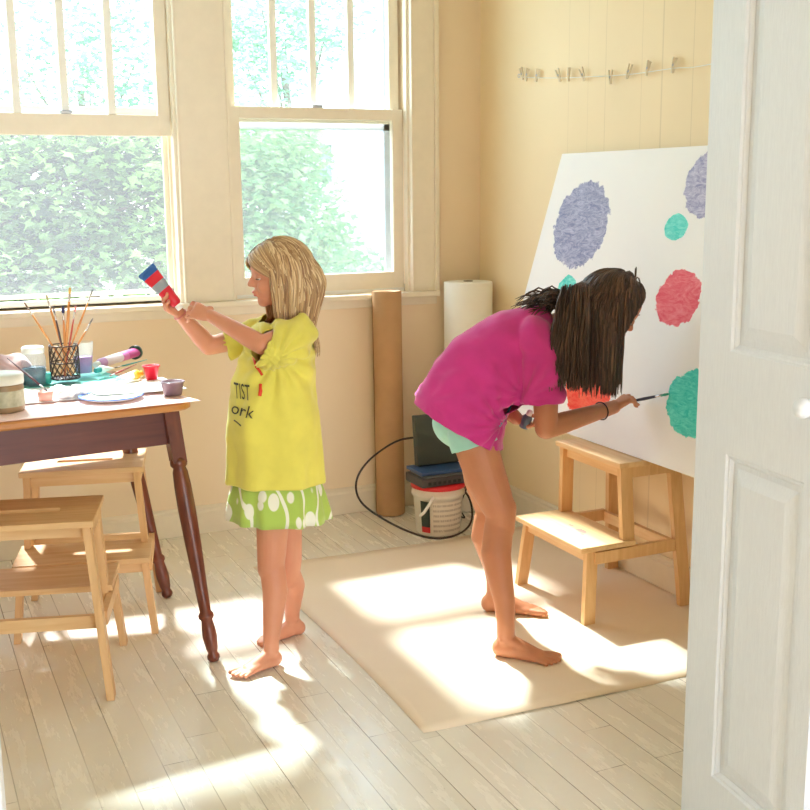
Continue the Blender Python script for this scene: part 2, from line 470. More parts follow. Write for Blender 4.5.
# ------------------------------------------------------------------ doors
M_door = None
def door_mat():
    t = NT('door_paint'); v = t.mapv(t.obj(), (22, 22, 2.2)); nz = t.noise(v, 9, 6, .65, 1.2)
    t.col(t.ramp(nz, [(.3, srgb(218, 226, 238)), (.7, srgb(226, 234, 245))])); t.pr(Roughness=.42); t.bump(nz, .45, .002); return t.m
M_door = door_mat()
def leaf_mesh(w, h, th, sl, sr, panels):
    """raised-panel leaf in its own frame: width along x (0..w), face towards -y at y=0"""
    m = MB(); zs = sorted(panels); d = .011
    m.box((sl/2, th/2, h/2), (sl, th, h)); m.box((w-sr/2, th/2, h/2), (sr, th, h))
    z = 0
    for a, bb in zs+[(h, h)]:
        m.box(((sl+w-sr)/2, th/2, (z+a)/2), (w-sl-sr, th, a-z)); z = bb
    for a, bb in zs:
        x0, x1 = sl, w-sr
        m.box(((x0+x1)/2, th/2+d/2, (a+bb)/2), (x1-x0, th-d, bb-a))
        q = .010    # moulding slope into the recess
        def frame(o0, y0, o1, y1):
            A = [V((x0+o0, y0, a+o0)), V((x1-o0, y0, a+o0)), V((x1-o0, y0, bb-o0)), V((x0+o0, y0, bb-o0))]
            B = [V((x0+o1, y1, a+o1)), V((x1-o1, y1, a+o1)), V((x1-o1, y1, bb-o1)), V((x0+o1, y1, bb-o1))]
            m._new(A+B, [(i, (i+1) % 4, 4+(i+1) % 4, 4+i) for i in range(4)])
        frame(0, 0, .004, .004); frame(.004, .004, .008, .0045); frame(.008, .0045, .014, .0105)
        frame(.024, .0108, .050, .002)
        A = .050; m._new([V((x0+A, .002, a+A)), V((x1-A, .002, a+A)), V((x1-A, .002, bb-A)), V((x0+A, .002, bb-A))], [(0, 1, 2, 3)])
    return m
def place_leaf(root, far, near, side, sl, sr, panels, h=2.03, th=.032, name='leaf', dz=.012):
    """leaf from far edge to near edge; side=+1: its face looks to the left of that run"""
    far, near = V(far), V(near); w = (near-far).length; d = (near-far)/w
    m = leaf_mesh(w, h, th, sl, sr, panels)
    yv = V((0, 0, 1)).cross(d)*side
    me = m.mesh(name)
    R = Matrix(((d.x, yv.x, 0, far.x), (d.y, yv.y, 0, far.y), (0, 0, 1, dz), (0, 0, 0, 1)))
    me.transform(R)
    if R.to_3x3().determinant() < 0: me.flip_normals()
    return link(name, me, M_door, root)
d1 = struct(thing('door_1', None, None))
pan = [(.19, .845), (1.037, 1.94)]
lf = place_leaf(d1, (-.917, -2.575, 0), (-.962, -2.953, 0), 1, .102, .05, pan)
place_leaf(d1, (-.878, -2.575, 0), (-.890, -2.95, 0), 1, .102, .05, pan)
def knob(p, d, parent):
    m = MB(); m.lathe([(.0, 0), (.009, 0), (.007, .004), (.006, .016), (.010, .020), (.0165, .026), (.0175, .033), (.014, .041), (.006, .045), (0, .0455)], p, 24, basis(d), cap=False)
    return m.build('door_knob', M_door, parent)
kd = V((-.993, .118, 0))
kp = V((-.960, -2.930, .992)); knob(kp-kd*-.000, kd, lf)
d2 = struct(thing('door_2', None, None))
lf2 = place_leaf(d2, (-2.235, -2.70, 0), (-2.288, -3.045, 0), -1, .05, .102, pan)
place_leaf(d2, (-2.285, -2.70, 0), (-2.338, -3.04, 0), -1, .05, .102, pan)
kd2 = V((.988, -.152, 0)); knob(V((-2.278, -2.975, 1.012)), kd2, lf2)

# ------------------------------------------------------------------ step stools
M_birch = wood('birch_wood', (232, 196, 148), (216, 172, 120), 'X', .5, 5)
M_birchz = wood('birch_wood_legs', (230, 190, 140), (212, 166, 114), 'Z', .5, 5)
def stool(label, loc, rz, paint=False):
    """front (low step) faces local -y; width along x"""
    r = thing('step_stool', label, 'stool', loc, rz, 'wooden step stools')
    hw = .205
    for s in (-1, 1):
        m = MB(); m.beam((s*hw, -.180, 0), (s*(hw-.022), -.160, .232), .020, .040, (1, 0, 0), flat=True); m.build('front_leg', M_birchz, r)
        m = MB(); m.beam((s*hw, .195, 0), (s*(hw-.040), .160, .482), .020, .044, (1, 0, 0), flat=True); m.build('rear_leg', M_birchz, r)
        m = MB(); m.beam((s*(hw-.022), -.020, .190), (s*(hw-.040), -.048+.02, .482), .020, .044, (1, 0, 0), flat=True); m.build('post', M_birchz, r)
        m = MB(); m.beam((s*(hw-.010), -.155, .210), (s*(hw-.012), .150, .210), .018, .038, (1, 0, 0)); m.build('side_rail', M_birchz, r)
        m = MB(); m.beam((s*(hw-.036), -.045, .464), (s*(hw-.036), .160, .464), .018, .034, (1, 0, 0)); m.build('side_rail', M_birchz, r)
    m = MB(); m.beam((-hw+.014, .152, .205), (hw-.014, .152, .205), .018, .036, (0, 1, 0)); m.build('cross_rail', M_birch, r)
    for y, z, x in ((-.163, .212, .020), (-.025, .464, .036), (.150, .464, .036)):
        m = MB(); m.beam((-hw+x, y, z), (hw-x, y, z), .018, .036, (0, 1, 0)); m.build('cross_rail', M_birch, r)
    m = MB(); m.box((0, -.105, .2405), (.405, .205, .018), bev=.004); m.build('lower_step', M_stepb if paint else M_birch, r)
    # top step with a hand slot
    m = MB(); w_, y0, y1, z0, z1 = .375, -.062, .205, .482, .500; yc = (y0+y1)/2; sw, sh = .085, .016
    m.box((0, (y0+yc-sh)/2, (z0+z1)/2), (w_, yc-sh-y0, z1-z0), bev=.004); m.box((0, (y1+yc+sh)/2, (z0+z1)/2), (w_, y1-yc-sh, z1-z0), bev=.004)
    for s in (-1, 1): m.box((s*(w_/2+sw)/2, yc, (z0+z1)/2), (w_/2-sw, 2*sh+.006, z1-z0), bev=.002)
    m.build('top_step', M_birch, r)
    return r
def stepb():
    t = NT('birch_step_with_paint_drips'); v = t.mapv(t.obj(), (.6, 9, 9)); nz = t.noise(v, 5, 5, .6, .6)
    col = t.ramp(nz, [(.3, srgb(234, 200, 152)), (.7, srgb(220, 178, 126))])
    P = t.obj(); acc = None
    for cx, cy, rx, ry in ((.045, -.105, .032, .014), (-.02, -.10, .016, .007), (.075, -.12, .010, .006)):
        q = t.mapv(P, (1/rx, 1/ry, 0), (-cx/rx, -cy/ry, 0)); ln = t.new('ShaderNodeVectorMath', operation='LENGTH'); t.set(ln, 0, q)
        k = t.math('ADD', ln.outputs['Value'], t.math('MULTIPLY', t.noise(P, 90, 3), .9)); k = t.ramp(k, [(.9/2, g(1)), (1.0, g(1))]) if False else t.math('LESS_THAN', k, 1.35)
        acc = k if acc is None else t.math('MAXIMUM', acc, k)
    t.col(t.mix(t.math('MULTIPLY', acc, .7), col, srgb(176, 84, 110))); t.pr(Roughness=.5); return t.m
M_stepb = stepb()
stool('wooden step stool beneath the white board, magenta paint drips on its lower step', (-.240, -1.285, .001), -PI/2, True)
s2 = stool('wooden step stool farther under the brown table, its top step in full sunlight', (-1.812, -.724, .001), -math.radians(14.5))
s1 = stool('wooden step stool in front of the table, seen from behind, cut by the picture edge', (-2.012, -1.118, .001), PI-math.radians(16))

# ------------------------------------------------------------------ table
M_mahog = wood('dark_red_wood', (122, 62, 42), (92, 44, 32), 'Z', .32, 4)
M_mahogx = wood('dark_red_wood_rail', (112, 56, 46), (86, 42, 38), 'X', .38, 4)
M_top = wood('honey_wood', (206, 142, 78), (176, 110, 58), 'X', .35, 4)
TR = math.radians(6.5); TC = V((-2.158, -.911, 0)); TZ = .76
tb = thing('dining_table', 'brown wooden table with turned splayed legs, covered in art supplies', 'table', TC, TR)
TW, TD = 1.13, .69
def tl(x, y, z=0): return TC + Matrix.Rotation(TR, 3, 'Z') @ V((x, y, z))
m = MB(); 
def rrect(w_, d_, r_, z):
    out = []
    for cx, cy, a0 in ((w_/2-r_, d_/2-r_, 0), (-w_/2+r_, d_/2-r_, 90), (-w_/2+r_, -d_/2+r_, 180), (w_/2-r_, -d_/2+r_, 270)):
        for k in range(7): a = math.radians(a0+15*k); out.append(V((cx+r_*math.cos(a), cy+r_*math.sin(a), z)))
    return out
m.loft([rrect(TW-.012, TD-.012, .05, TZ-.022), rrect(TW, TD, .055, TZ-.017), rrect(TW, TD, .055, TZ-.005), rrect(TW-.01, TD-.01, .05, TZ)], smooth=False); m.build('tabletop', M_top, tb)
ix, iy = TW/2-.055, TD/2-.075
for sy in (-1, 1):
    m = MB(); m.box((0, sy*iy, TZ-.022-.0525), (2*ix+.02, .022, .105)); m.build('apron', M_mahogx, tb)
for sx in (-1, 1):
    m = MB(); m.box((sx*ix, 0, TZ-.022-.0525), (.022, 2*iy-.03, .105)); m.build('apron', M_mahogx, tb)
for sx in (-1, 1):
    for sy in (-1, 1):
        top = V((sx*(ix-.0), sy*(iy-.0), TZ-.022)); foot = tl(0, 0)
        ft = V((-1.553, -1.250, 0)) if (sx, sy) == (1, -1) else (V((-1.553, -.665, 0)) if (sx, sy) == (1, 1) else None)
        if ft is not None: ft = Matrix.Rotation(-TR, 3, 'Z') @ (ft-TC)
        else: ft = V((sx*(ix+.09), sy*(.30), 0))
        ft.z = .0
        m = MB(); kz = .155/(TZ-.022); kp_ = top+(ft-top)*kz
        m.beam(kp_, top, .040, .040, (1, 0, 0), .044, .044, flat=True)
        d = (ft-kp_); L = d.length; R = basis(d)
        m.lathe([(.020, -.012), (.0245, 0), (.0245, .010), (.018, .018), (.022, .030), (.0245, .07), (.0255, .14), (.0235, .24), (.019, .36), (.0165, L-.150), (.0225, L-.142), (.0225, L-.132), (.0165, L-.125), (.020, L-.10), (.0215, L-.075), (.0175, L-.040), (.0135, L-.028), (.0185, L-.018), (.0185, L-.010), (.013, L-.002)], kp_, 24, R)
        m.build('leg', M_mahog, tb)
# slide block with a pale runner on the front apron
m = MB(); m.box((-.275, -iy-.0155, TZ-.064), (.155, .009, .044)); dr = m.build('drawer_block', wood('worn_brown_wood', (150, 92, 62), (120, 70, 46), 'X'), tb)
m = MB(); m.box((-.262, -iy-.021, TZ-.046), (.115, .016, .008), bev=.002); m.cyl((-.282, -iy-.018, TZ-.066), (-.282, -iy-.0225, TZ-.066), .005); m.build('runner', plain('pale_wood_strip', (205, 180, 150), .5), dr)

def tp(px, py, dz=0.0): return onz(px, py, TZ+dz)
# ---- papers on the table
def paper(label, pts, m_, z, curl=.0, group=None):
    pts = [V((p.x, p.y, 0)) for p in pts]
    c = sum(pts, V())/len(pts); mb = MB(); N = 14
    a, b_, c_, d_ = [p-c for p in pts]
    vs = []
    for i in range(N+1):
        for j in range(N+1):
            u, v = i/N, j/N; p = a*(1-u)*(1-v)+b_*u*(1-v)+c_*u*v+d_*(1-u)*v
            p.z = curl*(.5+.5*noise.noise(p*9+V((0, 0, c.x*7))))*(max(u, 1-u)**2)*.5; vs.append(p)
    mb._new(vs, [(i*(N+1)+j, (i+1)*(N+1)+j, (i+1)*(N+1)+j+1, i*(N+1)+j+1) for i in range(N) for j in range(N)], True)
    o = mb.build('sheet_of_paper', m_, None, (c.x, c.y, z)); solid(o, .0006, 1.0)
    return setp(o, label, 'paper', group)
M_paper = plain('white_paper', (246, 244, 246), .7, var=.01)
M_pink = plain('pinkish_paper', (250, 218, 214), .7, var=.03, scale=8)
M_tealp = plain('teal_paper', (128, 218, 208), .7, var=.04)
paper('pale pink stained sheet at the front corner of the table', [tl(-.20, -.33), tl(.580, -.350), tl(.52, -.05), tl(-.20, -.05)], M_pink, TZ+.0015, .004)
paper('teal green sheet at the back of the table', [tl(-.10, .04), tl(.54, .00), tl(.50, .335), tl(-.12, .34)], M_tealp, TZ+.002, .006)
paper('white sheet in the middle of the tabletop under the paint tubes', [tl(-.06, -.12), tl(.50, -.17), tl(.56, .06), tl(-.02, .14)], M_paper, TZ+.006, .010)
paper('white sheet hanging over the far right edge of the table', [tl(.34, -.16), tl(.595, -.20), tl(.60, .03), tl(.32, .06)], M_paper, TZ+.012, .010)
paper('white sheet at the left of the tabletop under the jars', [tl(-.54, -.33), tl(-.22, -.33), tl(-.16, .2), tl(-.54, .2)], M_paper, TZ+.0025, .005)

# ---- brush holder and brushes
M_mesh = plain('dark_wire', (62, 44, 42), .4, .5)
hp = tp(66, 384); hz = TZ+.017
HR, HH = .044, .105
h = thing('brush_holder', 'dark wire mesh cup holding the paintbrushes on the table', 'cup', (hp.x, hp.y, hz))
m = MB()
for k in range(14):
    for s in (-1, 1):
        m.tube([V((HR*math.cos(2*PI*k/14+s*t*1.4), HR*math.sin(2*PI*k/14+s*t*1.4), .003+t*(HH-.006))) for t in [q/8 for q in range(9)]], .0013, 5)
m.build('wire_mesh', M_mesh, h)
m = MB()
for z in (.004, HH*.5, HH):
    m = MB(); m.tube([V((HR*math.cos(a), HR*math.sin(a), z)) for a in [2*PI*q/28 for q in range(28)]], .0022, 6, closed=True); m.build('wire_ring', M_mesh, h)
m = MB(); m.lathe([(0, .0005), (HR-.001, .0005), (HR-.001, .0025), (0, .0025)], n=28, cap=False); m.build('base', M_mesh, h)
M_hand = wood('brush_handle_wood', (226, 160, 92), (200, 126, 66), 'Z', .4, 5)
M_ferr = plain('brush_ferrule', (196, 190, 186), .25, .9)
def brush(label, base, tip, m_h, m_b, rh=.0033, wb=.005, lb=.022, group='paintbrushes standing in the wire cup', flat=.6):
    base, tip = V(base), V(tip); d = (tip-base).normalized(); L = (tip-base).length; R = basis(d)
    r = thing('paintbrush', label, 'paintbrush', base, 0, group)
    m = MB(); m.lathe([(.0, 0), (rh*.45, .001), (rh*.7, L*.25), (rh*1.15, L*.62), (rh*.85, L-lb-.022)], (0, 0, 0), 12, R); m.build('handle', m_h, r)
    m = MB(); m.lathe([(rh*.9, L-lb-.024), (rh*1.0, L-lb-.02), (rh*.95, L-lb-.008), (wb*.8, L-lb)], (0, 0, 0), 12, R, sy=flat+.2); m.build('ferrule', M_ferr, r)
    m = MB(); m.lathe([(wb*.7, L-lb-.001), (wb, L-lb*.6), (wb*.85, L-lb*.25), (wb*.25, L)], (0, 0, 0), 12, R, sy=flat); m.build('bristles', m_b, r)
    return r
bd = {k: plain('bristles_'+k, c, .8, var=.15, scale=200) for k, c in dict(brown=(120, 80, 60), navy=(52, 50, 92), gold=(206, 160, 80), grey=(120, 110, 110), olive=(150, 140, 100), pink=(226, 150, 150), black=(60, 50, 52)).items()}
M_hred = plain('red_brush_handle', (176, 70, 60), .35); M_hdark = plain('dark_brush_handle', (74, 48, 52), .35)
yb = hp.y
def btip(px, py, dy=0.0): return ony(px, py, yb+dy)
BR = [((24, 302), .02, -.022, .010, M_hand, 'brown', 'paintbrush leaning farthest left in the wire cup, small brown tip', .0030, .0042),
      ((46, 294), .01, -.018, .0, M_hand, 'olive', 'tall paintbrush with olive tip, second from the left in the wire cup', .0036, .0050),
      ((53, 306), -.01, -.012, -.015, M_hdark, 'grey', 'dark handled paintbrush with grey tip in the wire cup, beside the olive tipped one', .0028, .0040),
      ((63, 306), .015, .000, .012, M_hand, 'navy', 'short paintbrush with navy blue tip in the middle of the wire cup', .0036, .0056),
      ((70, 287), -.01, .002, -.012, M_hand, 'gold', 'tallest paintbrush with wide golden tip, upright in the wire cup', .0044, .0062),
      ((76, 305), .02, .008, .016, M_hred, 'pink', 'red handled paintbrush with pink tip in the wire cup', .0028, .0042),
      ((93, 289), 0, .020, -.004, M_hand, 'black', 'long thin paintbrush leaning right in the wire cup, dark tip', .0030, .0034),
      ((93, 318), -.015, .022, .012, M_hand, 'grey', 'paintbrush leaning farthest right in the wire cup, short with grey tip', .0030, .0042)]
for (px, py), dy, bx, by, mh, bk, lab, rh, wb in BR:
    tipp = btip(px, py, dy); base = V((hp.x-bx*.9, hp.y-by*.9, hz+.006))
    L = (tipp-base); brush(lab, base, tipp, mh, bd[bk], rh, wb)
# ---- jars and cups
M_clear = clear('clear_jar_glass', (.95, .98, 1, 1), 1.0, haze=(.9, .95, 1, 1), hz=.12)
jp = tp(34, 369); jp = ony(34, 369, -.70); j = thing('glass_jar', 'clear glass jar of dark grey rinse water with white cap', 'jar', (jp.x, jp.y, TZ+.004))
def rinse(): return plain('rinse_water', (84, 110, 124), .15, var=.2, scale=30)
m = MB(); m.lathe([(.034, 0), (.037, .006), (.037, .085), (.032, .098), (.032, .108)], n=32, cap=False); m.lathe([(0, .0015), (.035, .0015)], n=32, cap=False); m.build('glass', M_clear, j)
m = MB(); m.lathe([(0, .004), (.0345, .004), (.0345, .056), (0, .056)], n=32, cap=False); m.build('water', rinse(), j)
m = MB(); m.lathe([(.034, .100), (.034, .117), (.030, .120), (0, .120)], n=32, cap=False); m.build('lid', M_white, j)
cp = tp(83, 381); cpz = TZ+.017
j = thing('plastic_cup', 'clear plastic cup with purple water behind the wire brush cup', 'cup', (cp.x+.012, cp.y+.05, cpz))
m = MB(); m.lathe([(0, 0.001), (.026, .001), (.034, .10), (.035, .101)], n=32, cap=False); m.build('wall_of_cup', M_clear, j)
m = MB(); m.lathe([(0, .003), (.0255, .003), (.030, .055), (0, .055)], n=32, cap=False); m.build('water', plain('purple_water', (186, 140, 190), .15, var=.1), j)
bp = tp(6, 414); j = thing('paint_jar', 'squat jar of brown paint with pale lid at the left edge of the table', 'jar', (bp.x, bp.y+.035, TZ+.003))
m = MB(); m.lathe([(0, 0), (.050, 0), (.054, .006), (.054, .072), (.050, .078), (0, .078)], n=40, cap=False); bo = m.build('body', plain('brown_paint_jar', (156, 130, 98), .3, var=.15, scale=20), j)
m = MB(); m.lathe([(.0545, .016), (.0545, .060)], n=40, cap=False); m.build('label_band', plain('jar_label', (178, 176, 150), .5, var=.2, scale=60), bo)
m = MB(); m.lathe([(.055, .076), (.056, .080), (.056, .100), (.052, .104), (0, .104)], n=40, cap=False); m.build('lid', plain('pale_lid', (226, 226, 214), .4), j)
# pink rag bundle
bp = tp(8, 388)
me = organic([[e((0, 0, .050), (.070, .060, .044)), e((.02, -.01, .045), (.062, .055, .040))], [e((-.045, .01, .04), (.05, .05, .038))]], .004, 6)
displace(me, lambda p, n: .010*noise.noise(p*22)+.004*math.sin(p.x*90+p.z*120))
o = link('rag_bundle', me, fabric('dusty_pink_cloth', (206, 168, 168)).m, None, (bp.x, bp.y+.05, TZ+.006)); setp(o, 'crumpled dusty pink cloth bundle behind the brown paint jar', 'cloth')
# pink pot and loose brush
bp = tp(47, 404); j = thing('paint_pot', 'small salmon pink paint pot at the front of the table', 'pot', (bp.x, bp.y+.02, TZ+.004))
m = MB(); m.lathe([(0, 0), (.019, 0), (.023, .030), (.020, .031), (.018, .024), (0, .024)], n=28, cap=False); m.build('pot_body', plain('salmon_plastic', (240, 176, 164), .35), j)
brush('thin dark paintbrush lying slanted across into the salmon paint pot', onz(7, 358, TZ+.115), V((bp.x+.006, bp.y+.02, TZ+.034)), plain('purple_brown_handle', (104, 62, 74), .35), bd['black'], .0030, .0036, .012, group=None)
# crumpled paper towel
bp = tp(68, 402)
me = organic([[e((0, 0, .016), (.030, .026, .016)), e((.028, .012, .018), (.024, .024, .018))], [e((-.01, .035, .018), (.028, .02, .018))]], .0028, 2)
displace(me, lambda p, n: .008*noise.noise(p*40)+.004*noise.noise(p*90))
o = link('paper_towel', me, M_paper, None, (bp.x+.004, bp.y+.02, TZ+.006)); setp(o, 'crumpled white paper towel between the pink pot and blue plate', 'paper towel')
# blue rimmed plate
pp = tp(112, 401)
j = thing('paint_plate', 'round white plate with bright blue rim at the front of the table', 'plate', (pp.x, pp.y+.010, TZ+.006))
m = MB(); m.lathe([(0, .001), (.070, .001), (.086, .007), (.085, .009), (.068, .004), (0, .004)], n=48, cap=False); po = m.build('dish', M_white, j)
m = MB(); m.lathe([(.082, .006), (.0905, .0085), (.091, .011), (.088, .012), (.080, .0085)], n=48, cap=False); m.build('rim', plain('blue_rim', (96, 140, 230), .35), j)
# teal cup, red cup, dark tub
bp = tp(52, 377); j = thing('paint_pot', 'small teal paint pot tucked at the left foot of the wire cup', 'pot', (hp.x-.058, hp.y+.002, TZ+.006))
m = MB(); m.lathe([(0, 0), (.015, 0), (.018, .030), (.016, .034), (0, .034)], n=24, cap=False); m.build('pot_body', plain('teal_plastic', (90, 200, 190), .35), j)
bp = tp(152, 384); j = thing('paint_cup', 'small bright red cup behind the yellow tube', 'cup', (bp.x, bp.y, TZ+.014))
m = MB(); m.lathe([(0, 0), (.017, 0), (.024, .040), (.0275, .041), (.0275, .045), (.022, .045), (.0155, .006), (0, .006)], n=32, cap=False); m.build('cup_body', plain('red_plastic', (226, 40, 62), .3), j)
bp = tp(175, 398); j = thing('paint_tub', 'small clear tub of dark purple paint at the right corner of the table', 'tub', (bp.x, bp.y+.025, TZ+.006))
m = MB(); m.lathe([(0, 0), (.026, 0), (.033, .036), (.036, .037), (.036, .040), (.031, .040), (.0255, .006), (0, .006)], n=32, cap=False); m.build('tub_body', plain('smoky_plastic', (134, 108, 120), .25, var=.15, scale=40), j)
m = MB(); m.lathe([(0, .034), (.029, .034)], n=32, cap=False); m.build('paint', plain('dark_purple_paint', (70, 46, 66), .3), j)
def ptube(label, a, b, r, m_body, m_cap, flat_end=True, cap_l=.018, m_crimp=None, group=None, name='paint_tube', wid=None, up=V((0, 0, 1))):
    """paint tube: crimped flat end at a, cap at b"""
    a, b = V(a), V(b); d = b-a; L = d.length; R = basis(d, up); o_ = a
    t = thing(name, label, 'paint tube', a, 0, group); wid = wid or r*1.5
    n = 24; rings = []
    for k in range(13):
        u = k/12; rx = wid*(1-u)+r*u; ry = max(.0012, r*min(1, u*1.25)**.7) if flat_end else r
        if k == 12: rx = ry = r*.55
        if k == 11: rx = ry = r*.98
        zz = (L-cap_l)*(u if k < 11 else (.955 if k == 11 else 1))
        rings.append([R @ V((rx*math.cos(2*PI*i/n), ry*math.sin(2*PI*i/n), zz)) for i in range(n)])
    m = MB(); m.loft(rings); tbm = m.build('tube_body', m_body, t).data; at_ = tbm.attributes.new('tone', 'FLOAT', 'POINT'); at_.data.foreach_set('value', [(i_//n)/12 for i_ in range(len(tbm.vertices))])
    m = MB(); m.lathe([(r*.62, L-cap_l-.001), (r*.64, L-.002), (r*.5, L), (0, L)], (0, 0, 0), 20, R, cap=False); m.build('cap', m_cap, t)
    if m_crimp:
        m = MB(); m.box(R @ V((0, 0, .005)), (wid*2.06, .0034, .013), R); m.build('crimped_end', m_crimp, t)
    return t
TZp = TZ+.020
a, bb = tp(137, 364), tp(92, 378)
M_mag = plain('magenta_plastic', (206, 92, 168), .3, var=.15, scale=30); M_dgreen = plain('dark_green_cap', (40, 70, 66), .35); M_tealc = plain('teal_cap', (50, 150, 150), .35)
def multi(name, stops, axis=2, scale=1.0, rough=.35):
    t = NT(name); q = t.new('ShaderNodeAttribute', attribute_name='tone').outputs['Fac']; t.col(t.ramp(q, [(p, srgb(*c)) for p, c in stops], 'CONSTANT')); t.pr(Roughness=rough); return t.m
ptube('large magenta and white paint tube lying across the table, dark green base', V((a.x+.00, a.y+.02, TZ+.038)), V((bb.x+.02, bb.y+.05, TZ+.034)), .016, multi('magenta_tube_print', [(0, (196, 74, 150)), (.30, (214, 120, 190)), (.45, (238, 228, 242)), (.85, (206, 160, 214))], 0), M_white, False, .02, wid=.023)
m = MB()
a2 = V((a.x+.004, a.y+.02, TZ+.038)); dd = (V((bb.x+.02, bb.y+.05, TZ+.034))-a2).normalized()
t_ = [o for o in COL.objects if o.name.startswith('paint_tube')][-1]
m.lathe([(0, -.014), (.019, -.014), (.0235, -.010), (.0245, .006), (0, .006)], (0, 0, 0), 28, basis(dd), cap=False); m.build('base_cap', M_dgreen, t_)
a, bb = tp(98, 381), tp(84, 385)
ptube('small white paint tube with teal cap, in front of the wire cup', V((a.x+.050, a.y+.06, TZ+.030)), V((a.x-.005, a.y+.01, TZ+.032)), .013, M_white, M_tealc, True, .024)
a, bb = tp(105, 359), tp(128, 357)
ptube('small purple paint tube on the teal sheet at the back', tl(.16, .29, TZ+.018), tl(.30, .28, TZ+.018), .013, multi('purple_tube_print', [(0, (230, 226, 236)), (.4, (150, 120, 190)), (.7, (104, 78, 160))], 0), M_white, True, .014)
a, bb = tp(127, 390), tp(146, 386)
ptube('white and yellow paint tube lying beside the blue rimmed plate', V((a.x-.005, a.y+.05, TZ+.030)), V((bb.x, bb.y+.05, TZ+.032)), .015, multi('yellow_tube_print', [(0, (246, 244, 240)), (.55, (246, 226, 110)), (.72, (244, 206, 50))], 0), plain('yellow_cap', (240, 200, 60), .35), True, .016)
a, bb = tp(110, 383), tp(137, 372)
brush('thin dark red paintbrush lying flat in the middle of the table', V((bb.x, bb.y, TZ+.026)), V((a.x, a.y, TZ+.022)), M_hred, bd['brown'], .0028, .0035, .014, group=None)
a, bb = tp(124, 374), tp(140, 368)
brush('thin teal paintbrush lying flat behind the dark red one', V((bb.x+.03, bb.y+.02, TZ+.024)), V((a.x-.03, a.y, TZ+.022)), M_tealc, bd['grey'], .0026, .0035, .014, group=None)

# ------------------------------------------------------------------ painting board
B_TL = V((-.024, -.675, 1.468)); 
bot_x, bot_z = -.213, .504
tlen = math.hypot(.189, 1.468-.504)
bv = V((B_TL.x-bot_x, 0, 1.468-bot_z)).normalized(); bn = V((0, -1, 0)).cross(bv)   # normal to the room?
if bn.x > 0: bn = -bn
def board_mat():
    t = NT('painted_board_surface'); P = t.obj()
    big = t.noise(P, 5, 4); col = t.ramp(big, [(.3, srgb(246, 246, 250)), (.7, srgb(250, 250, 252))])
    nz = t.noise(P, 26, 5, .6); st = t.noise(t.mapv(P, (1, 5, 14), rot=(.5, 0, 0)), 3, 7, .75, 2.0)
    # (u along -y, v up the slope, ru, rv, tilt, c1, c2)
    S = [(-.880, 1.216, .175, .160, -.32, (118, 124, 174), (192, 194, 222)),
         (-1.560, 1.362, .155, .115, -.2, (136, 136, 190), (214, 212, 236)),
         (-1.413, 1.222, .058, .044, 0, (30, 208, 200), (140, 240, 232)),
         (-1.487, 1.009, .112, .092, -.3, (228, 48, 74), (246, 128, 138)),
         (-.872, .986, .066, .055, 0, (30, 208, 200), (140, 240, 232)),
         (-1.110, .675, .140, .125, .1, (244, 54, 36), (252, 116, 84)),
         (-1.650, .710, .130, .108, 0, (20, 198, 188), (110, 234, 222))]
    for k, (yy, zz, ru, rv, tt, c1, c2) in enumerate(S):
        vv = (zz-bot_z)/bv.z
        mp = t.new('ShaderNodeMapping', vector_type='TEXTURE'); t.set(mp, 'Vector', P)
        mp.inputs['Location'].default_value = (0, yy, vv); mp.inputs['Rotation'].default_value = (tt, 0, 0); mp.inputs['Scale'].default_value = (1, ru, rv)
        ln = t.new('ShaderNodeVectorMath', operation='LENGTH')
        fl = t.new('ShaderNodeVectorMath', operation='MULTIPLY'); t.set(fl, 0, mp.outputs[0]); fl.inputs[1].default_value = (0, 1, 1); t.set(ln, 0, fl.outputs[0])
        dd_ = t.math('ADD', ln.outputs['Value'], t.math('MULTIPLY', t.math('SUBTRACT', nz, .5), .45))
        msk = t.ramp(dd_, [(.93, g(1)), (.96, g(0))])
        pc = t.ramp(st, [(.38, srgb(*c1)), (.64, srgb(*c2))])
        col = t.mix(msk, col, pc)
    t.col(col); t.pr(Roughness=.55); t.bump(st, .15, .002); return t.m
m = MB()
y_r = -1.98; th = .009
def bp_(y, v, d=0): p = V((bot_x, 0, bot_z))+bv*v+bn*(-d); return V((p.x, y, p.z))
# local frame: x = thickness (away from the room), y = world y, z = along the slope
m.poly([(0, -.515, 0), (0, y_r, 0), (0, y_r, tlen), (0, -.675, tlen)], (th, 0, 0))
bo = m.mesh('painting_board')
o = link('painting_board', bo, board_mat(), None, (bot_x, 0, bot_z)); o.rotation_euler = (0, math.atan2(bv.x, bv.z), 0)
setp(o, 'big white board with painted circles, leaning on the right wall above a stool', 'painting board')

# ------------------------------------------------------------------ floor paper, rolls, bucket and gear
t = NT('kraft_floor_paper'); nz = t.noise(t.obj(), 3, 5); t.col(t.ramp(nz, [(.3, srgb(240, 220, 196)), (.7, srgb(245, 228, 206))])); t.pr(Roughness=.6); t.bump(t.noise(t.obj(), 4, 3), .2, .01); M_kraft = t.m
m = MB(); N = 30; x0, x1, y0, y1 = -1.195, -.02, -1.915, -.50
vs = []
for i in range(N+1):
    for j in range(N+1):
        u, v = i/N, j/N; x = x0+(x1-x0)*u+.012*math.sin(v*4); y = y0+(y1-y0)*v-.02*math.sin(u*3)
        ed = max(0, 1-8*min(u, 1-u, v, 1-v)); zz = .0015+.0025*max(0, noise.noise(V((x*3, y*3, 0))))+.006*ed*max(0, noise.noise(V((x*5, y*5, 3)))); vs.append((x, y, zz))
m._new(vs, [(i*(N+1)+j, (i+1)*(N+1)+j, (i+1)*(N+1)+j+1, i*(N+1)+j+1) for i in range(N) for j in range(N)], True)
o = m.build('floor_paper', M_kraft); solid(o, .0006, 1); setp(o, 'large tan kraft paper sheet spread on the floor under the painting girl', 'paper')
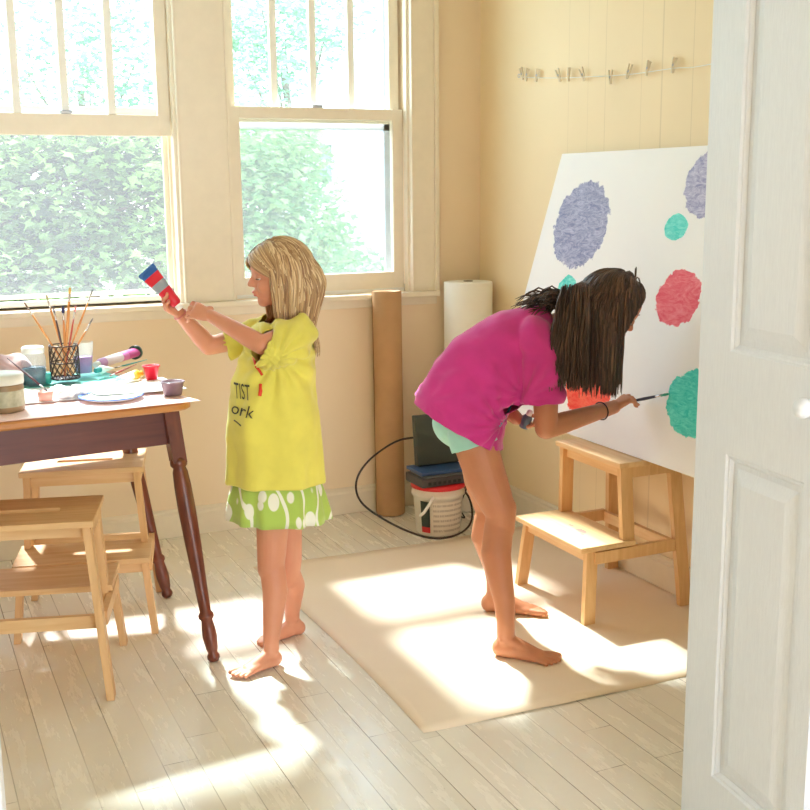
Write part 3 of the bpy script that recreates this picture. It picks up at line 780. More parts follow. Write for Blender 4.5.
# brown paper roll, leaning a little
pa, pb = ony(393, 512, -.09), ony(390, 292, -.075); pa = V((-.472, -.090, .003)); pb = V((-.476, -.084, .940))
ro = thing('kraft_paper_roll', 'tall brown kraft paper roll standing against the wall below the window', 'paper roll', pa)
d = pb-pa; R = basis(d); L = d.length; m = MB()
prof = [(.057, 0), (.060, .004), (.060, .30), (.0585, .6), (.060, L-.004), (.058, L)]
m.lathe(prof, n=40, R=R, cap=False); m.lathe([(.057, L-.001), (.018, L-.006), (.018, L-.05), (0, L-.05)], n=40, R=R, cap=False); m.lathe([(0, .001), (.057, .001)], n=40, R=R, cap=False)
M_kraft2 = plain('kraft_roll', (190, 150, 108), .7, var=.08, scale=8); m.build('roll_body', M_kraft2, ro)
m = MB(); pts = []
for k in range(9): a_ = -1.9+.9*k/8; pts.append(V((math.cos(a_)*.0622, math.sin(a_)*.0622, 0)))
m._new([R @ (p+V((0, 0, z))) for z in (.004, L*.2, L*.7, L-.003) for p in [q*(1 if z < L*.5 else .985) for q in pts]], [(r_*9+i, r_*9+i+1, (r_+1)*9+i+1, (r_+1)*9+i) for r_ in range(3) for i in range(8)], True)
fl_ = m.build('loose_flap', M_kraft2, ro); solid(fl_, .0008)
# white roll in the corner
wr = thing('white_paper_roll', 'thick white paper roll standing in the room corner', 'paper roll', (-.128, -.135, .003))
HW = .963; m = MB(); m.lathe([(.098, 0), (.101, .003), (.101, HW-.003), (.099, HW), (.020, HW+.001), (.0195, HW-.05)], n=48, cap=False); m.lathe([(0, .001), (.098, .001)], n=48, cap=False)
m.build('roll_body', plain('white_roll_paper', (250, 248, 240), .6, var=.01), wr)
m = MB(); m.lathe([(.0195, HW-.06), (.0195, HW+.004), (.0165, HW+.004), (.0165, HW-.06)], n=24, cap=False); m.build('core', plain('grey_core', (120, 108, 92), .7), wr)
# bucket
bc = onz(435, 537); bcx, bcy = -.405, -.405
bk = thing('bucket', 'white plastic bucket with red rim and printed label, beside the brown roll', 'bucket', (bcx, bcy, .003))
m = MB()
m.lathe([(0, 0), (.066, 0), (.070, .005), (.079, .120), (.084, .122), (.084, .132), (.080, .134), (.081, .150)], n=44, cap=False); m.lathe([(.081, .150), (.078, .150), (.067, .008), (0, .008)], n=44, cap=False)
bw_ = m.build('pail', plain('bucket_plastic', (232, 226, 214), .4, var=.03), bk)
m = MB(); m.lathe([(.081, .146), (.0865, .147), (.0865, .158), (.083, .161), (.0, .160)], n=44, cap=False); m.build('lid', plain('red_lid', (214, 36, 48), .35), bk)
def lab():
    t = NT('bucket_label'); P = t.obj(); x, y, z = t.sep(P)
    ln = t.math('FRACT', t.math('MULTIPLY', z, 62)); l = t.math('LESS_THAN', ln, .42)
    brk = t.ramp(t.noise(t.mapv(P, (60, 60, 4)), 6, 2), [(.38, g(0)), (.42, g(1))])
    col = t.mix(t.math('MULTIPLY', t.math('MULTIPLY', l, brk), .55), srgb(222, 214, 202), srgb(140, 128, 120))
    t.col(col); t.pr(Roughness=.45); return t.m
def band(a0, a1, z0, z1, m_, name, parent, r0=.0712, r1=.0795, off=.0008):
    m = MB(); n = 20; vs = []
    for zz in (z0, z1):
        rr = r0+(r1-r0)*zz/.12+off
        for k in range(n+1): a_ = math.radians(a0+(a1-a0)*k/n); vs.append((rr*math.cos(a_), rr*math.sin(a_), zz))
    m._new(vs, [(k, k+1, n+1+k+1, n+1+k) for k in range(n)], True); return m.build(name, m_, parent)
band(-128, -48, .012, .112, lab(), 'printed_label', bw_)
band(-160, -136, .030, .112, plain('dark_label', (46, 58, 48), .4), 'dark_label', bw_, off=.0010)
band(-160, -136, .012, .030, plain('red_label', (200, 40, 44), .4), 'red_label', bw_, off=.0010)
m = MB(); m.tube([V((-.052, -.071, .132)), V((-.066, -.080, .118)), V((-.088, -.080, .090)), V((-.098, -.070, .078))], .0048, 8); m.build('handle', M_white, bk)
# electronics on the bucket
def gear(name, label, cat, c, size, rz, m_, bev=.004, tilt=0):
    r = thing(name, label, cat, c, rz); m = MB(); m.box((0, 0, size[2]/2), size, Matrix.Rotation(tilt, 3, 'X'), bev=bev) if not tilt else m.box((0, 0, 0), size, Matrix.Rotation(tilt, 3, 'X'), bev=bev); m.build('case', m_, r); return r
gz = .003+.1615*1.28
M_dk = plain('dark_plastic', (70, 66, 68), .45, var=.1); M_dg = plain('dark_green_grey_plastic', (58, 68, 62), .5, var=.06); M_blue = plain('blue_plastic', (52, 84, 130), .4)
rt = gear('router', 'dark grey network router with row of ports lying on the bucket lid', 'router', (bcx-.002, bcy-.012, gz), (.185, .125, .030), .02, M_dk); rt.scale = (1.2, 1.2, 1.2)
m = MB()
for k in range(7): m.box((-.066+k*.018, -.0632, .013), (.011, .0018, .010))
m.build('port', plain('port_black', (24, 22, 24), .4), rt)
m = MB(); m.box((.070, -.0635, .012), (.022, .004, .016), bev=.002); m.build('red_plug', plain('red_plug', (150, 30, 40), .4), rt)
m = MB(); m.box((0, -.0005, .0315), (.160, .110, .006), bev=.002); m.build('top_plate', plain('grey_plastic', (104, 106, 108), .45), rt)
gear('blue_binder', 'flat blue folder lying on top of the grey router', 'folder', (bcx+.004, bcy+.004, gz+.0425), (.215, .145, .013), -.01, M_blue, .002)
bx = gear('modem', 'dark upright flat box leaning on the wall above the bucket', 'modem', (bcx+.024, bcy+.052, gz+.059+.099), (.200, .034, .200), 0, M_dg, .004, math.radians(-7))
m = MB(); m.box((.062, -.0255, .046), (.022, .002, .0025)); m.build('white_mark', M_white, bx)
for q in (bk,):
    q.scale = (1.26, 1.26, 1.28)
# big cable loop and tangle
C1 = [(428, 437), (400, 440), (375, 455), (360, 472), (356, 488), (362, 503), (380, 517), (405, 530), (430, 538), (450, 537), (465, 530), (472, 518), (470, 500), (462, 488)]
def crom(pts, n=8):
    out = []
    P = [pts[0]]+pts+[pts[-1]]
    for i in range(1, len(P)-2):
        for k in range(n):
            t_ = k/n; p0, p1, p2, p3 = P[i-1], P[i], P[i+1], P[i+2]
            out.append(.5*((2*p1)+(-p0+p2)*t_+(2*p0-5*p1+4*p2-p3)*t_*t_+(-p0+3*p1-3*p2+p3)*t_**3))
    out.append(pts[-1]); return out
pts = []
for px, py in C1:
    yy = -.36 if py < 505 else -.47
    f_ = onz(px, py, .006)
    p = ony(px, py, -.30-.25*max(0, min(1, (py-440)/95)))
    if p.z < .006: p = f_
    pts.append(p)
m = MB(); m.tube(crom(pts), .0042, 8); o = m.build('cable', plain('black_cable', (44, 32, 30), .45)); setp(o, 'black cable looped in a wide circle around the bucket', 'cable')
random.seed(3)
pts = [V((-.275+.03*math.sin(k*1.9)+.01*random.random(), -.30+.03*math.cos(k*2.3), .10+.095*math.cos(k*1.27))) for k in range(15)]; pts[-1].z = .02
m = MB(); m.tube(crom(pts), .0032, 7); o = m.build('tangled_cord', plain('dark_cord', (50, 40, 42), .5)); setp(o, 'tangled dark cord hanging between the bucket and the wall corner', 'cord')
# ------------------------------------------------------------------ clothesline and pegs
cl = thing('clothesline', 'thin white string strung along the right wall above the board', 'string', (-.012, -.345, 1.775))
pin_y = [(-.363, 1.773), (-.400, 1.766), (-.474, 1.757), (-.628, 1.744), (-.695, 1.741), (-.786, 1.733), (-.957, 1.722), (-1.06, 1.717), (-1.164, 1.717), (-1.298, 1.714)]
sp_ = [V((-.014, -.347, 1.775))]+[V((-.014, y, z-.002)) for y, z in pin_y[1::2]]+[V((-.014, -1.433, 1.706)), V((-.014, -1.75, 1.72)), V((-.014, -2.1, 1.76))]
m = MB(); m.tube([p-V((-.012, -.345, 1.775)) for p in crom(sp_, 6)], .0016, 6); m.build('string', M_white, cl)
m = MB(); m.tube([V((-.004, .002+.007*math.cos(a_), .007*math.sin(a_))) for a_ in [2*PI*k/14 for k in range(14)]], .0014, 6, closed=True); m.cyl((.002, .002, .007), (.0115, .002, .007), .0014, n=6)
m.build('eye_hook', M_storm, cl)
M_peg = plain('peg_wood', (230, 218, 194), .6, var=.1)
ords = ['first', 'second', 'third', 'fourth', 'fifth', 'sixth', 'seventh', 'eighth', 'ninth', 'tenth']
tmpl = None
for k, (y, z) in enumerate(pin_y):
    if tmpl is None:
        pg = tmpl = thing('clothespin', '', 'clothespin', (0, 0, 0), 0, 'clothespins on the wall string')
        for s in (-1, 1):
            m = MB(); m.beam((-.0, s*.0022, -.022), (-.0, s*.0075, .026), .007, .0035, (1, 0, 0), .007, .0028); m.build('prong', M_peg, pg)
        m = MB(); m.tube([V((.004*math.cos(a_), .004*math.sin(a_)*0, .004*math.sin(a_)))+V((0, -.004+.008*q/24, .002)) for q, a_ in [(q, q*1.05) for q in range(25)]], .0008, 5); m.build('spring', M_storm, pg)
    else: pg = copy_tree(tmpl)
    pg['label'] = 'small wooden clothespin, %s of ten along the wall string from the corner end' % ords[k]
    pg.location = (-.014, y, z+(.006 if k != 6 else -.008)); pg.rotation_euler = (random.uniform(-.45, .45), 0, random.uniform(-.5, .5))
# ------------------------------------------------------------------ people
def skin(name, c, c2):
    t = NT(name); nz = t.noise(t.obj(), 9, 4); t.col(t.ramp(nz, [(.3, srgb(*c)), (.72, srgb(*c2))]))
    t.pr(Roughness=.5, Subsurface_Weight=.18, Subsurface_Scale=.02); t.b.inputs['Subsurface Radius'].default_value = (1, .4, .25)
    t.bump(t.noise(t.obj(), 220, 3), .05, .001); return t.m
def hair_mat(name, stops):
    t = NT(name); at = t.new('ShaderNodeAttribute', attribute_name='tone'); t.col(t.ramp(at.outputs['Fac'], [(p, srgb(*c)) for p, c in stops]))
    t.pr(Roughness=.38, Specular_IOR_Level=.6); return t.m
class Frame:
    def __init__(s, c, F, U):
        s.c = V(c); s.F = V(F).normalized(); U = V(U); s.U = (U-s.F*U.dot(s.F)).normalized(); s.S = s.U.cross(s.F)   # S = the person's left
        s.R = Matrix((s.F, s.S, s.U)).transposed()
    def __call__(s, f, l, u): return s.c+s.F*f+s.S*l+s.U*u
    def loc(s, p): d = V(p)-s.c; return V((d.dot(s.F), d.dot(s.S), d.dot(s.U)))
def head_prims(h, k=1.0):
    E_ = lambda f, l, u, r, R=None: e(h(f*k, l*k, u*k), tuple(q*k for q in r) if hasattr(r, '__len__') else r*k, h.R)
    P = []
    P.append([E_(-.005, 0, .005, (.090, .071, .082))])
    P.append([E_(.028, 0, .020, (.055, .060, .060)), E_(.034, 0, -.045, (.045, .050, .045))])
    P.append([E_(.0, 0, -.035, (.070, .060, .050)), E_(.040, 0, -.078, (.030, .032, .022))])
    P.append([E_(.058, 0, -.088, (.018, .019, .015)), E_(.050, 0, -.078, (.026, .030, .020))])        # chin
    P.append([E_(.055, .026, -.040, (.022, .020, .022)), E_(.035, .040, -.035, (.025, .020, .03))])     # cheeks
    P.append([E_(.055, -.026, -.040, (.022, .020, .022)), E_(.035, -.040, -.035, (.025, .020, .03))])
    P.append([E_(.074, 0, -.002, (.008, .006, .008)), E_(.091, 0, -.030, (.0098, .0095, .0085))])       # nose
    P.append([E_(.084, .009, -.034, (.007, .006, .006)), E_(.084, -.009, -.034, (.007, .006, .006))])
    P.append([E_(.072, 0, .014, (.012, .034, .007))])                                                    # brow
    P.append([E_(.081, .007, -.0545, (.008, .009, .0050)), E_(.081, -.007, -.0545, (.008, .009, .0050))])  # lips
    P.append([E_(.077, 0, -.0640, (.008, .013, .0055))])
    for s in (-1, 1):
        P.append([E_(-.004, s*.070, -.018, (.017, .006, .026), None), E_(-.008, s*.074, -.008, (.013, .005, .015), None)])
    return P
def face_parts(h, k, body, org, m_lash, m_lip, closed=.6):
    for s in (-1, 1):
        m = MB(); c = h(.067*k, s*.028*k, -.010*k)-V(org)
        m.ball(c, .0112*k, 2); ey = m.build('eye', M_eye, body)
        m = MB(); d = (h.F*1+h.S*s*.25-h.U*.35).normalized(); m.ball(c+d*.0062*k, (.0062*k,)*3, 2); m.build('iris', M_iris, ey)
        m = MB()   # upper lid with lashes, lowered gaze
        t = bmesh.new(); bmesh.ops.create_icosphere(t, subdivisions=3, radius=.0125*k)
        kill = [v for v in t.verts if (h.R.transposed() @ (h.R @ v.co)).z < -.0125*k*.50]
        bmesh.ops.delete(t, geom=kill, context='VERTS'); m.add(t, h.R, c); lid = m.build('eyelid', body.data.materials[0], ey); solid(lid, .0008)
        pts = [c+h.R @ V((.0114*k*math.cos(a), s*.0114*k*math.sin(a), -.0064*k)) for a in [math.radians(q) for q in range(-50, 71, 12)]]
        m = MB(); m.tube(pts, .0014*k, 5); m.build('eyelashes', m_lash, ey)
        pts = [h(k*(.083-.00016*q*q*1.6), s*k*(.014+.0042*q), k*(.018+.0016*q-.00022*q*q))-V(org) for q in range(9)]
        m = MB(); m.tube(pts, lambda t_: .0016*k*(1-.6*t_), 5); m.build('eyebrow', m_lash, body)
    m = MB()
    m.ball(h(.0835*k, 0, -.0550*k)-V(org), (.0065*k, .0140*k, .0040*k), 2, h.R); m.ball(h(.0800*k, 0, -.0640*k)-V(org), (.0065*k, .0120*k, .0048*k), 2, h.R)
    m.build('lips', m_lip, body)
def hand_prims(w, d, n, curls, side, k=1.0, thumb=(.9, .5, .6), spread=.06, lens=None):
    """w wrist, d pointing direction, n palm normal (the side fingers curl to), side=+1: thumb on the W side"""
    d = V(d).normalized(); n = V(n); n = (n-d*n.dot(d)).normalized(); Wd = d.cross(n)*side
    R = Matrix((Wd, n, d)).transposed(); P = []
    pl, pw = .048*k, .0262*k
    pc = lambda a, b_: V(w)+d*a+Wd*b_
    P.append([e(pc(0, 0), (.0165*k, .0125*k, .012*k), R), e(pc(pl, pw*.55), (.0135*k, .0095*k, .010*k), R), e(pc(pl*.93, -pw*.75), (.010*k, .0085*k, .010*k), R), e(pc(pl*.35, -pw*.45), (.012*k, .0115*k, .012*k), R)])
    L = [(.021, .014, .0115), (.0235, .0155, .0125), (.0215, .0145, .0120), (.017, .011, .0100)]
    for i in range(4):
        b_ = pw*(.82-.58*i); p = pc(pl*(1.0 if i < 3 else .93), b_)-n*(-.001)
        dirn = (d+Wd*spread*(1.5-i)).normalized(); r = (.0061 if i < 3 else .0053)*k; cu = curls[i]
        q0 = p-dirn*.012*k
        els = [e(q0, r*1.02)]
        for j in range(3):
            ang = cu[j]; ax = dirn.cross(n).normalized(); dirn = (Matrix.Rotation(ang, 3, ax) @ dirn)
            P.append([e(p, r*1.05), e(p+dirn*L[i][j]*k, r*(1-.09*(j+1)))]) ; 
            if j == 0: P.append([e(q0, r), e(p, r*1.05)])
            p = p+dirn*L[i][j]*k
        if i == 0: tip0 = p.copy()
    # thumb: leaves the side of the palm near its base
    tb_ = pc(pl*.25, pw*.75); td = (d*thumb[0]+Wd*thumb[1]+n*thumb[2]).normalized()
    p1 = tb_+td*.024*k; td2 = (td*.8+d*.35-Wd*.12+n*.1).normalized(); p2 = p1+td2*.017*k; td3 = (td2*.8+d*.3-Wd*.25).normalized(); p3 = p2+td3*.014*k
    P += [[e(tb_, .0105*k), e(p1, .0085*k)], [e(p1, .0083*k), e(p2, .0073*k)], [e(p2, .0073*k), e(p3, .0062*k)]]
    return P, (tip0, p3)
def foot_prims(heel, toe, ankle, k=1.0, side=1, lift=0.0):
    """heel and toe points on the floor; side=+1: big toe on the left of the heading"""
    heel, toe = V(heel), V(toe); d = (toe-heel); L = d.length; d.normalize(); hd = V((d.x, d.y, 0)).normalized(); up = V((0, 0, 1)); up = (up-d*up.dot(d)).normalized(); S = up.cross(d)*side; R = Matrix((d, S, up)).transposed()
    Q = lambda a, b_, c_: heel+d*(a*L)+S*(b_*L)+up*(c_*L)
    P = [[e(Q(.11, 0, .13), (.11*L, .125*L, .13*L), R), e(Q(.32, -.02, .12), (.12*L, .13*L, .115*L), R)],
         [e(Q(.32, 0, .12), (.12*L, .135*L, .12*L), R), e(Q(.66, .015, .075), (.10*L, .175*L, .072*L), R)],
         [e(Q(.22, 0, .26), (.115*L, .105*L, .10*L), R), e(Q(.60, .03, .10), (.10*L, .13*L, .07*L), R)],
         [e(Q(.66, .08, .07), (.08*L, .09*L, .066*L), R), e(Q(.74, -.06, .055), (.07*L, .12*L, .052*L), R)],
         [e(ankle, (.115*L, .10*L, .10*L), R), e(Q(.20, 0, .20), (.15*L, .12*L, .12*L), R)],
         [e(Q(.20, .105, .32), .036*L), e(Q(.2, .07, .3), .05*L)], [e(Q(.17, -.105, .28), .036*L), e(Q(.2, -.07, .28), .05*L)]]
    T = [(.150, .985, .053), (.058, .990, .037), (-.016, .960, .034), (-.086, .912, .032), (-.150, .855, .031)]
    for b_, a1, r in T:
        P.append([e(Q(a1-.24, b_*.8, .06), r*L*1.05), e(Q(a1-.10, b_, .062), r*L*.86)]); P.append([e(Q(a1-.10, b_, .060), r*L*.88), e(Q(a1-r, b_*.99, r*.95), r*L)])
    return P
def strand_hair(name, parent, org, strands, m_, r=.0034, n=4):
    """strands: (points, tone, radius factor) -> one hair part"""
    bm = bmesh.new(); lay = bm.verts.layers.float.new('tone')
    for pts, tone, rf in strands:
        m_n = len(pts)
        rings = []
        for k_, p in enumerate(pts):
            dd_ = pts[min(k_+1, m_n-1)]-pts[max(0, k_-1)]
            if dd_.length < 1e-8: dd_ = V((0, 0, -1))
            R = basis(dd_, V((.3, .8, .2))); t = k_/(m_n-1); rr = r*rf*(min(1, .35+t*4))*(1-.75*max(0, (t-.55)/.45)**1.5)
            rg = []
            for i in range(n):
                a = 2*PI*i/n+.6; v = bm.verts.new(p-V(org)+R @ V((rr*1.5*math.cos(a), rr*.7*math.sin(a), 0))); v[lay] = min(1, max(0, tone+.10*math.sin(k_*.7+tone*40)-.12*t)); rg.append(v)
            rings.append(rg)
        for a, b_ in zip(rings, rings[1:]):
            for i in range(n):
                f = bm.faces.new((a[i], a[(i+1) % n], b_[(i+1) % n], b_[i])); f.smooth = True
    me = bpy.data.meshes.new(name); bmesh.ops.recalc_face_normals(bm, faces=bm.faces[:]); bm.to_mesh(me); bm.free()
    return link(name, me, m_, parent)
def grow(root, d, steps, step, stiff, cols, grav=V((0, 0, -1)), wav=.0, seed=0.0, axis=None):
    grav0 = grav
    pts = [V(root)]; p = V(root); d = V(d).normalized()
    for k_ in range(steps):
        g_ = stiff if k_ < 5 else stiff*.55
        if axis is not None:
            h_ = V((axis.x-p.x, axis.y-p.y, 0)); grav = (grav0+h_*3.0*(1 if p.z < axis.z-.03 else 0)).normalized()
        d = (d*g_+grav*(1-g_)).normalized()
        if wav: d = (d+V((math.sin(k_*.55+seed*9), math.cos(k_*.47+seed*13), 0))*wav).normalized()
        q = p+d*step
        for c, rad, R in cols:
            l_ = q-c; l_ = (R.transposed() @ l_) if R is not None else l_
            nn = V((l_.x/rad[0], l_.y/rad[1], l_.z/rad[2])); ln = nn.length
            if ln < 1 and ln > 1e-5:
                l_ = l_/ln; q = c+((R @ l_) if R is not None else l_)
        dn = (q-p)
        if dn.length > 1e-6: d = dn.normalized()
        p = q; pts.append(p.copy())
    return pts
M_eye = plain('eye_white', (238, 234, 228), .2, var=.01); M_iris = plain('iris_brown', (84, 60, 44), .2)
M_lip = plain('lip_skin', (204, 112, 100), .45); 
M_skin1 = skin('warm_fair_skin', (208, 140, 110), (217, 152, 121)); M_skin2 = skin('tan_skin', (192, 126, 92), (202, 138, 102))
M_blond = hair_mat('blond_hair', [(0, (150, 112, 76)), (.5, (198, 162, 116)), (1, (238, 214, 172))])
M_brown = hair_mat('dark_brown_hair', [(0, (50, 34, 28)), (.55, (86, 60, 46)), (1, (140, 104, 80))])
M_lash = plain('dark_lashes', (90, 62, 44), .6); M_lash2 = plain('dark_lashes_brown', (50, 34, 28), .6)

# ================= younger girl
Gp = Plane(-1.36, -1.27); O1 = V((-1.36, -1.27, 0)); n1 = Gp.n; rt1 = Gp.right
UP = V((0, 0, 1))
F1 = (-rt1*.985+n1*.12).normalized(); S1 = UP.cross(F1).normalized()    # S1: her left, which is the viewer's side
# is S1 towards the viewer?
sg = 1 if S1.dot(n1) > 0 else -1; N1 = S1*sg
k1 = .93
H1 = Frame(Gp(279, 270), (F1*1+UP*-.10+n1*.10), UP+F1*.10)
P = head_prims(H1, k1)
neckb = Gp(288, 322); 
P.append([e(H1(-.022*k1, 0, -.06*k1), .034), e(neckb, .036)])
chest = Gp(284, 352); pel = Gp(276, 455)
Rb = Matrix((F1, S1, UP)).transposed()
P.append([e(Gp(286, 332), (.045, .085, .030), Rb), e(chest, (.065, .084, .06), Rb)]); P.append([e(chest, (.065, .084, .06), Rb), e(Gp(278, 400), (.068, .085, .05), Rb)]); P.append([e(Gp(278, 400), (.066, .085, .05), Rb), e(pel, (.078, .098, .06), Rb)])
# legs
lk = [Gp(274, 478, .045), Gp(272, 562, .055), Gp(269, 640, .055)]   # nearer leg: hip knee ankle
fk = [Gp(284, 478, -.045), Gp(288, 570, -.060), Gp(290, 618, -.075)]
heelN = onz(281, 664); toeN = onz(243, 677); heelF = onz(305, 633); toeF = onz(249, 646)
lk[2] = V((heelN.x, heelN.y, 0))+(toeN-heelN)*.24+UP*.083; fk[2] = V((heelF.x, heelF.y, 0))+(toeF-heelF)*.22+UP*.083
for (hp_, kn, an), q in ((lk, 1), (fk, -1)):
    P.append([e(hp_, .054), e(kn+UP*.03, .042)]); P.append([e(kn+UP*.03, .042), e(kn-UP*.02+F1*.004, .038)])
    cf = kn*.62+an*.38-F1*.010; P.append([e(kn-UP*.01, .037), e(cf, .0365)]); P.append([e(cf, .036), e(an, .0235)])
# feet
heelN = onz(281, 664); toeN = onz(243, 677); heelF = onz(305, 633); toeF = onz(249, 646)
anN = V((heelN.x, heelN.y, 0))+(toeN-heelN)*.24+UP*.055; anF = V((heelF.x, heelF.y, 0))+(toeF-heelF)*.22+UP*.055
toeN_ = heelN+(toeN-heelN).normalized()*.165+UP*.006; toeF_ = heelF+(toeF-heelF).normalized()*.168
lk[2] = anN+UP*.028; fk[2] = anF+UP*.028
P += foot_prims(heelN+UP*.001, toeN_, anN, side=-1 if sg > 0 else 1); P += foot_prims(heelF+UP*.001, toeF_, anF, side=1 if sg > 0 else -1)
P.append([e(lk[2], .0235), e(anN, (.022, .020, .02))]); P.append([e(fk[2], .0235), e(anF, (.022, .020, .02))])
# arms
shN, elN, wrN = Gp(297, 334, .085), Gp(262, 345, .135), Gp(211, 316, .045)
shF, elF, wrF = Gp(268, 332, -.095), Gp(209, 346, -.10), Gp(178, 312, -.055)
for sh_, el_, wr_ in ((shN, elN, wrN), (shF, elF, wrF)):
    P.append([e(sh_, .033), e(el_, .0270)]); P.append([e(el_, .0268), e(el_*.7+wr_*.3, .0265)]); P.append([e(el_*.7+wr_*.3, .0262), e(wr_, .0175)])
# hands around the tube
tA, tB = Gp(146, 270, -.030), Gp(181, 309, -.018)      # crimped end, cap end
td_ = (tB-tA).normalized()
hx = hand_prims(wrF, (-rt1*.62+UP*.50+n1*.42), (rt1*.62+UP*.62+n1*.30), [(.45, .95, .7), (.5, 1.0, .7), (.55, 1.05, .7), (.6, 1.05, .7)], 1, .98, (.75, .45, .75))
P += hx[0]
hx = hand_prims(wrN, (-rt1*.86+UP*.34-n1*.25), (-n1*.72-UP*.55-rt1*.25), [(.35, .8, .6), (.45, .95, .6), (.55, 1.05, .7), (.65, 1.1, .7)], -1, .98, (.75, .25, .75), spread=.12)
P += hx[0]
me = organic(P, .0027, 3); shift(me, O1)
girl1 = link('person', me, M_skin1, None, O1)
setp(girl1, 'barefoot blond child in yellow t-shirt holding up a red paint tube with both hands', 'person')
face_parts(H1, k1, girl1, O1, M_lash, M_lip)
# shirt
def band_ring(ypx, xf, xb, hw, n=56, pw=2.3, wob=None, yb_=None, ctr=0.0):
    a, b_ = Gp(xf, ypx), Gp(xb, ypx if yb_ is None else yb_); c = (a+b_)/2; fa = (a-b_)/2
    out = []
    for i in range(n):
        t = 2*PI*i/n; cs, sn = math.cos(t), math.sin(t); x = math.copysign(abs(cs)**(2/pw), cs); y = math.copysign(abs(sn)**(2/pw), sn)
        kk = 1+(wob(t) if wob else 0); out.append(c+N1*ctr+fa*x*kk+N1*(y*hw*kk))
    return out
wb = lambda amp, fr, ph: (lambda t: amp*math.sin(fr*t+ph)+amp*.6*math.sin((fr*2-1)*t+ph*2))
rings = [band_ring(484, 229, 321, .118, wob=wb(.028, 7, .5), yb_=482), band_ring(460, 229, 320, .116, wob=wb(.026, 7, .5)), band_ring(430, 229, 318, .112, wob=wb(.018, 7, .6)), band_ring(400, 231, 316, .106, wob=wb(.012, 7, .7)), band_ring(375, 235, 314, .102, wob=wb(.008, 5, .7)),
         band_ring(352, 244, 314, .104), band_ring(336, 250, 313, .108), band_ring(326, 255, 309, .100), band_ring(318, 262, 304, .080), band_ring(313, 268, 300, .055)]
SP = [[e(Gp(296, 333, .070), .053), e(Gp(289, 343, .100), .058)], [e(Gp(289, 343, .100), .058), e(Gp(270, 351, .132), .050)],
      [e(Gp(270, 330, -.080), .044), e(Gp(240, 340, -.098), .045)], [e(Gp(240, 340, -.098), .045), e(Gp(228, 346, -.10), .046)]]
me = organic(SP, .0055, 5, [rings])
slN = (Gp(262, 352, .130)-Gp(289, 342, .100)).normalized(); slF = (Gp(224, 346, -.10)-Gp(250, 340, -.098)).normalized()
bz = Gp(275, 481).z
NK = H1(-.024*k1, 0, -.09*k1)
me = cut_open(me, [(Gp(263, 350, .132), (-rt1*.88+UP*.48).normalized(), .085, O1+n1*.112, n1), (Gp(226, 345, -.10), slF, .075), (V((O1.x, O1.y, bz)), -UP, .5), (Gp(284, 315), UP-F1*-.25, .09)])
def folds1(p, n):
    q = p-O1; ar = Gp(276, 356, .10); d = (p-ar); r_ = d.length
    rad = .010*math.sin(math.atan2(d.dot(UP), d.dot(rt1))*13+r_*14)*math.exp(-r_*5.5) *min(1, (r_*15)**2) if r_ < .4 else 0
    v = .011*noise.noise(V((q.x*21, q.y*21, q.z*3.0+q.x*4)))*(1 if q.z < .93 else .5)+.0018*noise.noise(q*38)
    return rad*(1 if n.dot(n1) > 0 else .3)+v
displace(me, folds1); shift(me, O1)
M_yel = fabric('yellow_cotton', (228, 218, 98), var=.06).m
shirt1 = link('t_shirt', me, M_yel, girl1); solid(shirt1, .0022, 1)
# printed lettering laid on the shirt
def decal(text, size, pxc, pyc, m_, name, parent, me_t, org, pl, ang=0.0, squeeze=.5, shear=0.0):
    cu = bpy.data.curves.new('t', 'FONT'); cu.body = text; cu.size = size; cu.align_x = 'CENTER'; cu.extrude = 0; cu.resolution_u = 3; cu.shear = shear
    o = bpy.data.objects.new('t', cu); COL.objects.link(o); dg = bpy.context.evaluated_depsgraph_get(); dg.update()
    tm = bpy.data.meshes.new_from_object(o.evaluated_get(dg)); bpy.data.objects.remove(o)
    bm = bmesh.new(); bm.from_mesh(tm); bmesh.ops.subdivide_edges(bm, edges=[ed for ed in bm.edges if ed.calc_length() > size*.15], cuts=2)
    tb2 = bmesh.new(); tb2.from_mesh(me_t); bvh = BVHTree.FromBMesh(tb2)
    c = pl(pxc, pyc)-V(org); dead = []
    for v in bm.verts:
        x, y = v.co.x*squeeze, v.co.y; x, y = x*math.cos(ang)-y*math.sin(ang), x*math.sin(ang)+y*math.cos(ang)
        o_ = c+pl.right*x+UP*y+pl.n*.5; h_ = bvh.ray_cast(o_, -pl.n)
        if h_[0] is None: dead.append(v)
        else: v.co = h_[0]+pl.n*.0040+h_[1]*.0022
    bmesh.ops.delete(bm, geom=dead, context='VERTS'); bm.to_mesh(tm); bm.free(); tb2.free()
    for p_ in list(tm.materials): pass
    tm.materials.clear(); return link(name, tm, m_, parent)
M_ink = plain('faded_black_print', (70, 70, 52), .8, var=.3, scale=120); M_red = plain('red_print', (222, 66, 40), .7)
decal('TIST', .064, 243.5, 395, M_ink, 'shirt_lettering', shirt1, me, O1, Gp, .03, .36)
decal('ork', .048, 242, 411, M_ink, 'shirt_lettering', shirt1, me, O1, Gp, -.02, .9, .3)
m_dec = lambda pts, wd, m_, name: None
def stroke(pts_px, r_, m_, name, parent, me_t, org, pl):
    tb2 = bmesh.new(); tb2.from_mesh(me_t); bvh = BVHTree.FromBMesh(tb2); out = []
    for px, py in pts_px:
        o_ = pl(px, py)-V(org)+pl.n*.5; h_ = bvh.ray_cast(o_, -(pl.n+ (CAM-O1)*0).normalized())
        if h_[0] is not None: out.append(h_[0]+pl.n*.003+h_[1]*.0018)
    tb2.free()
    if len(out) > 1:
        m = MB(); m.tube(out, r_, 6, flatn=pl.n, flat=.35); return m.build(name, m_, parent)
stroke([(254, 352), (257, 358), (260, 365), (262, 369)], .0036, M_red, 'red_print', shirt1, me, O1, Gp)
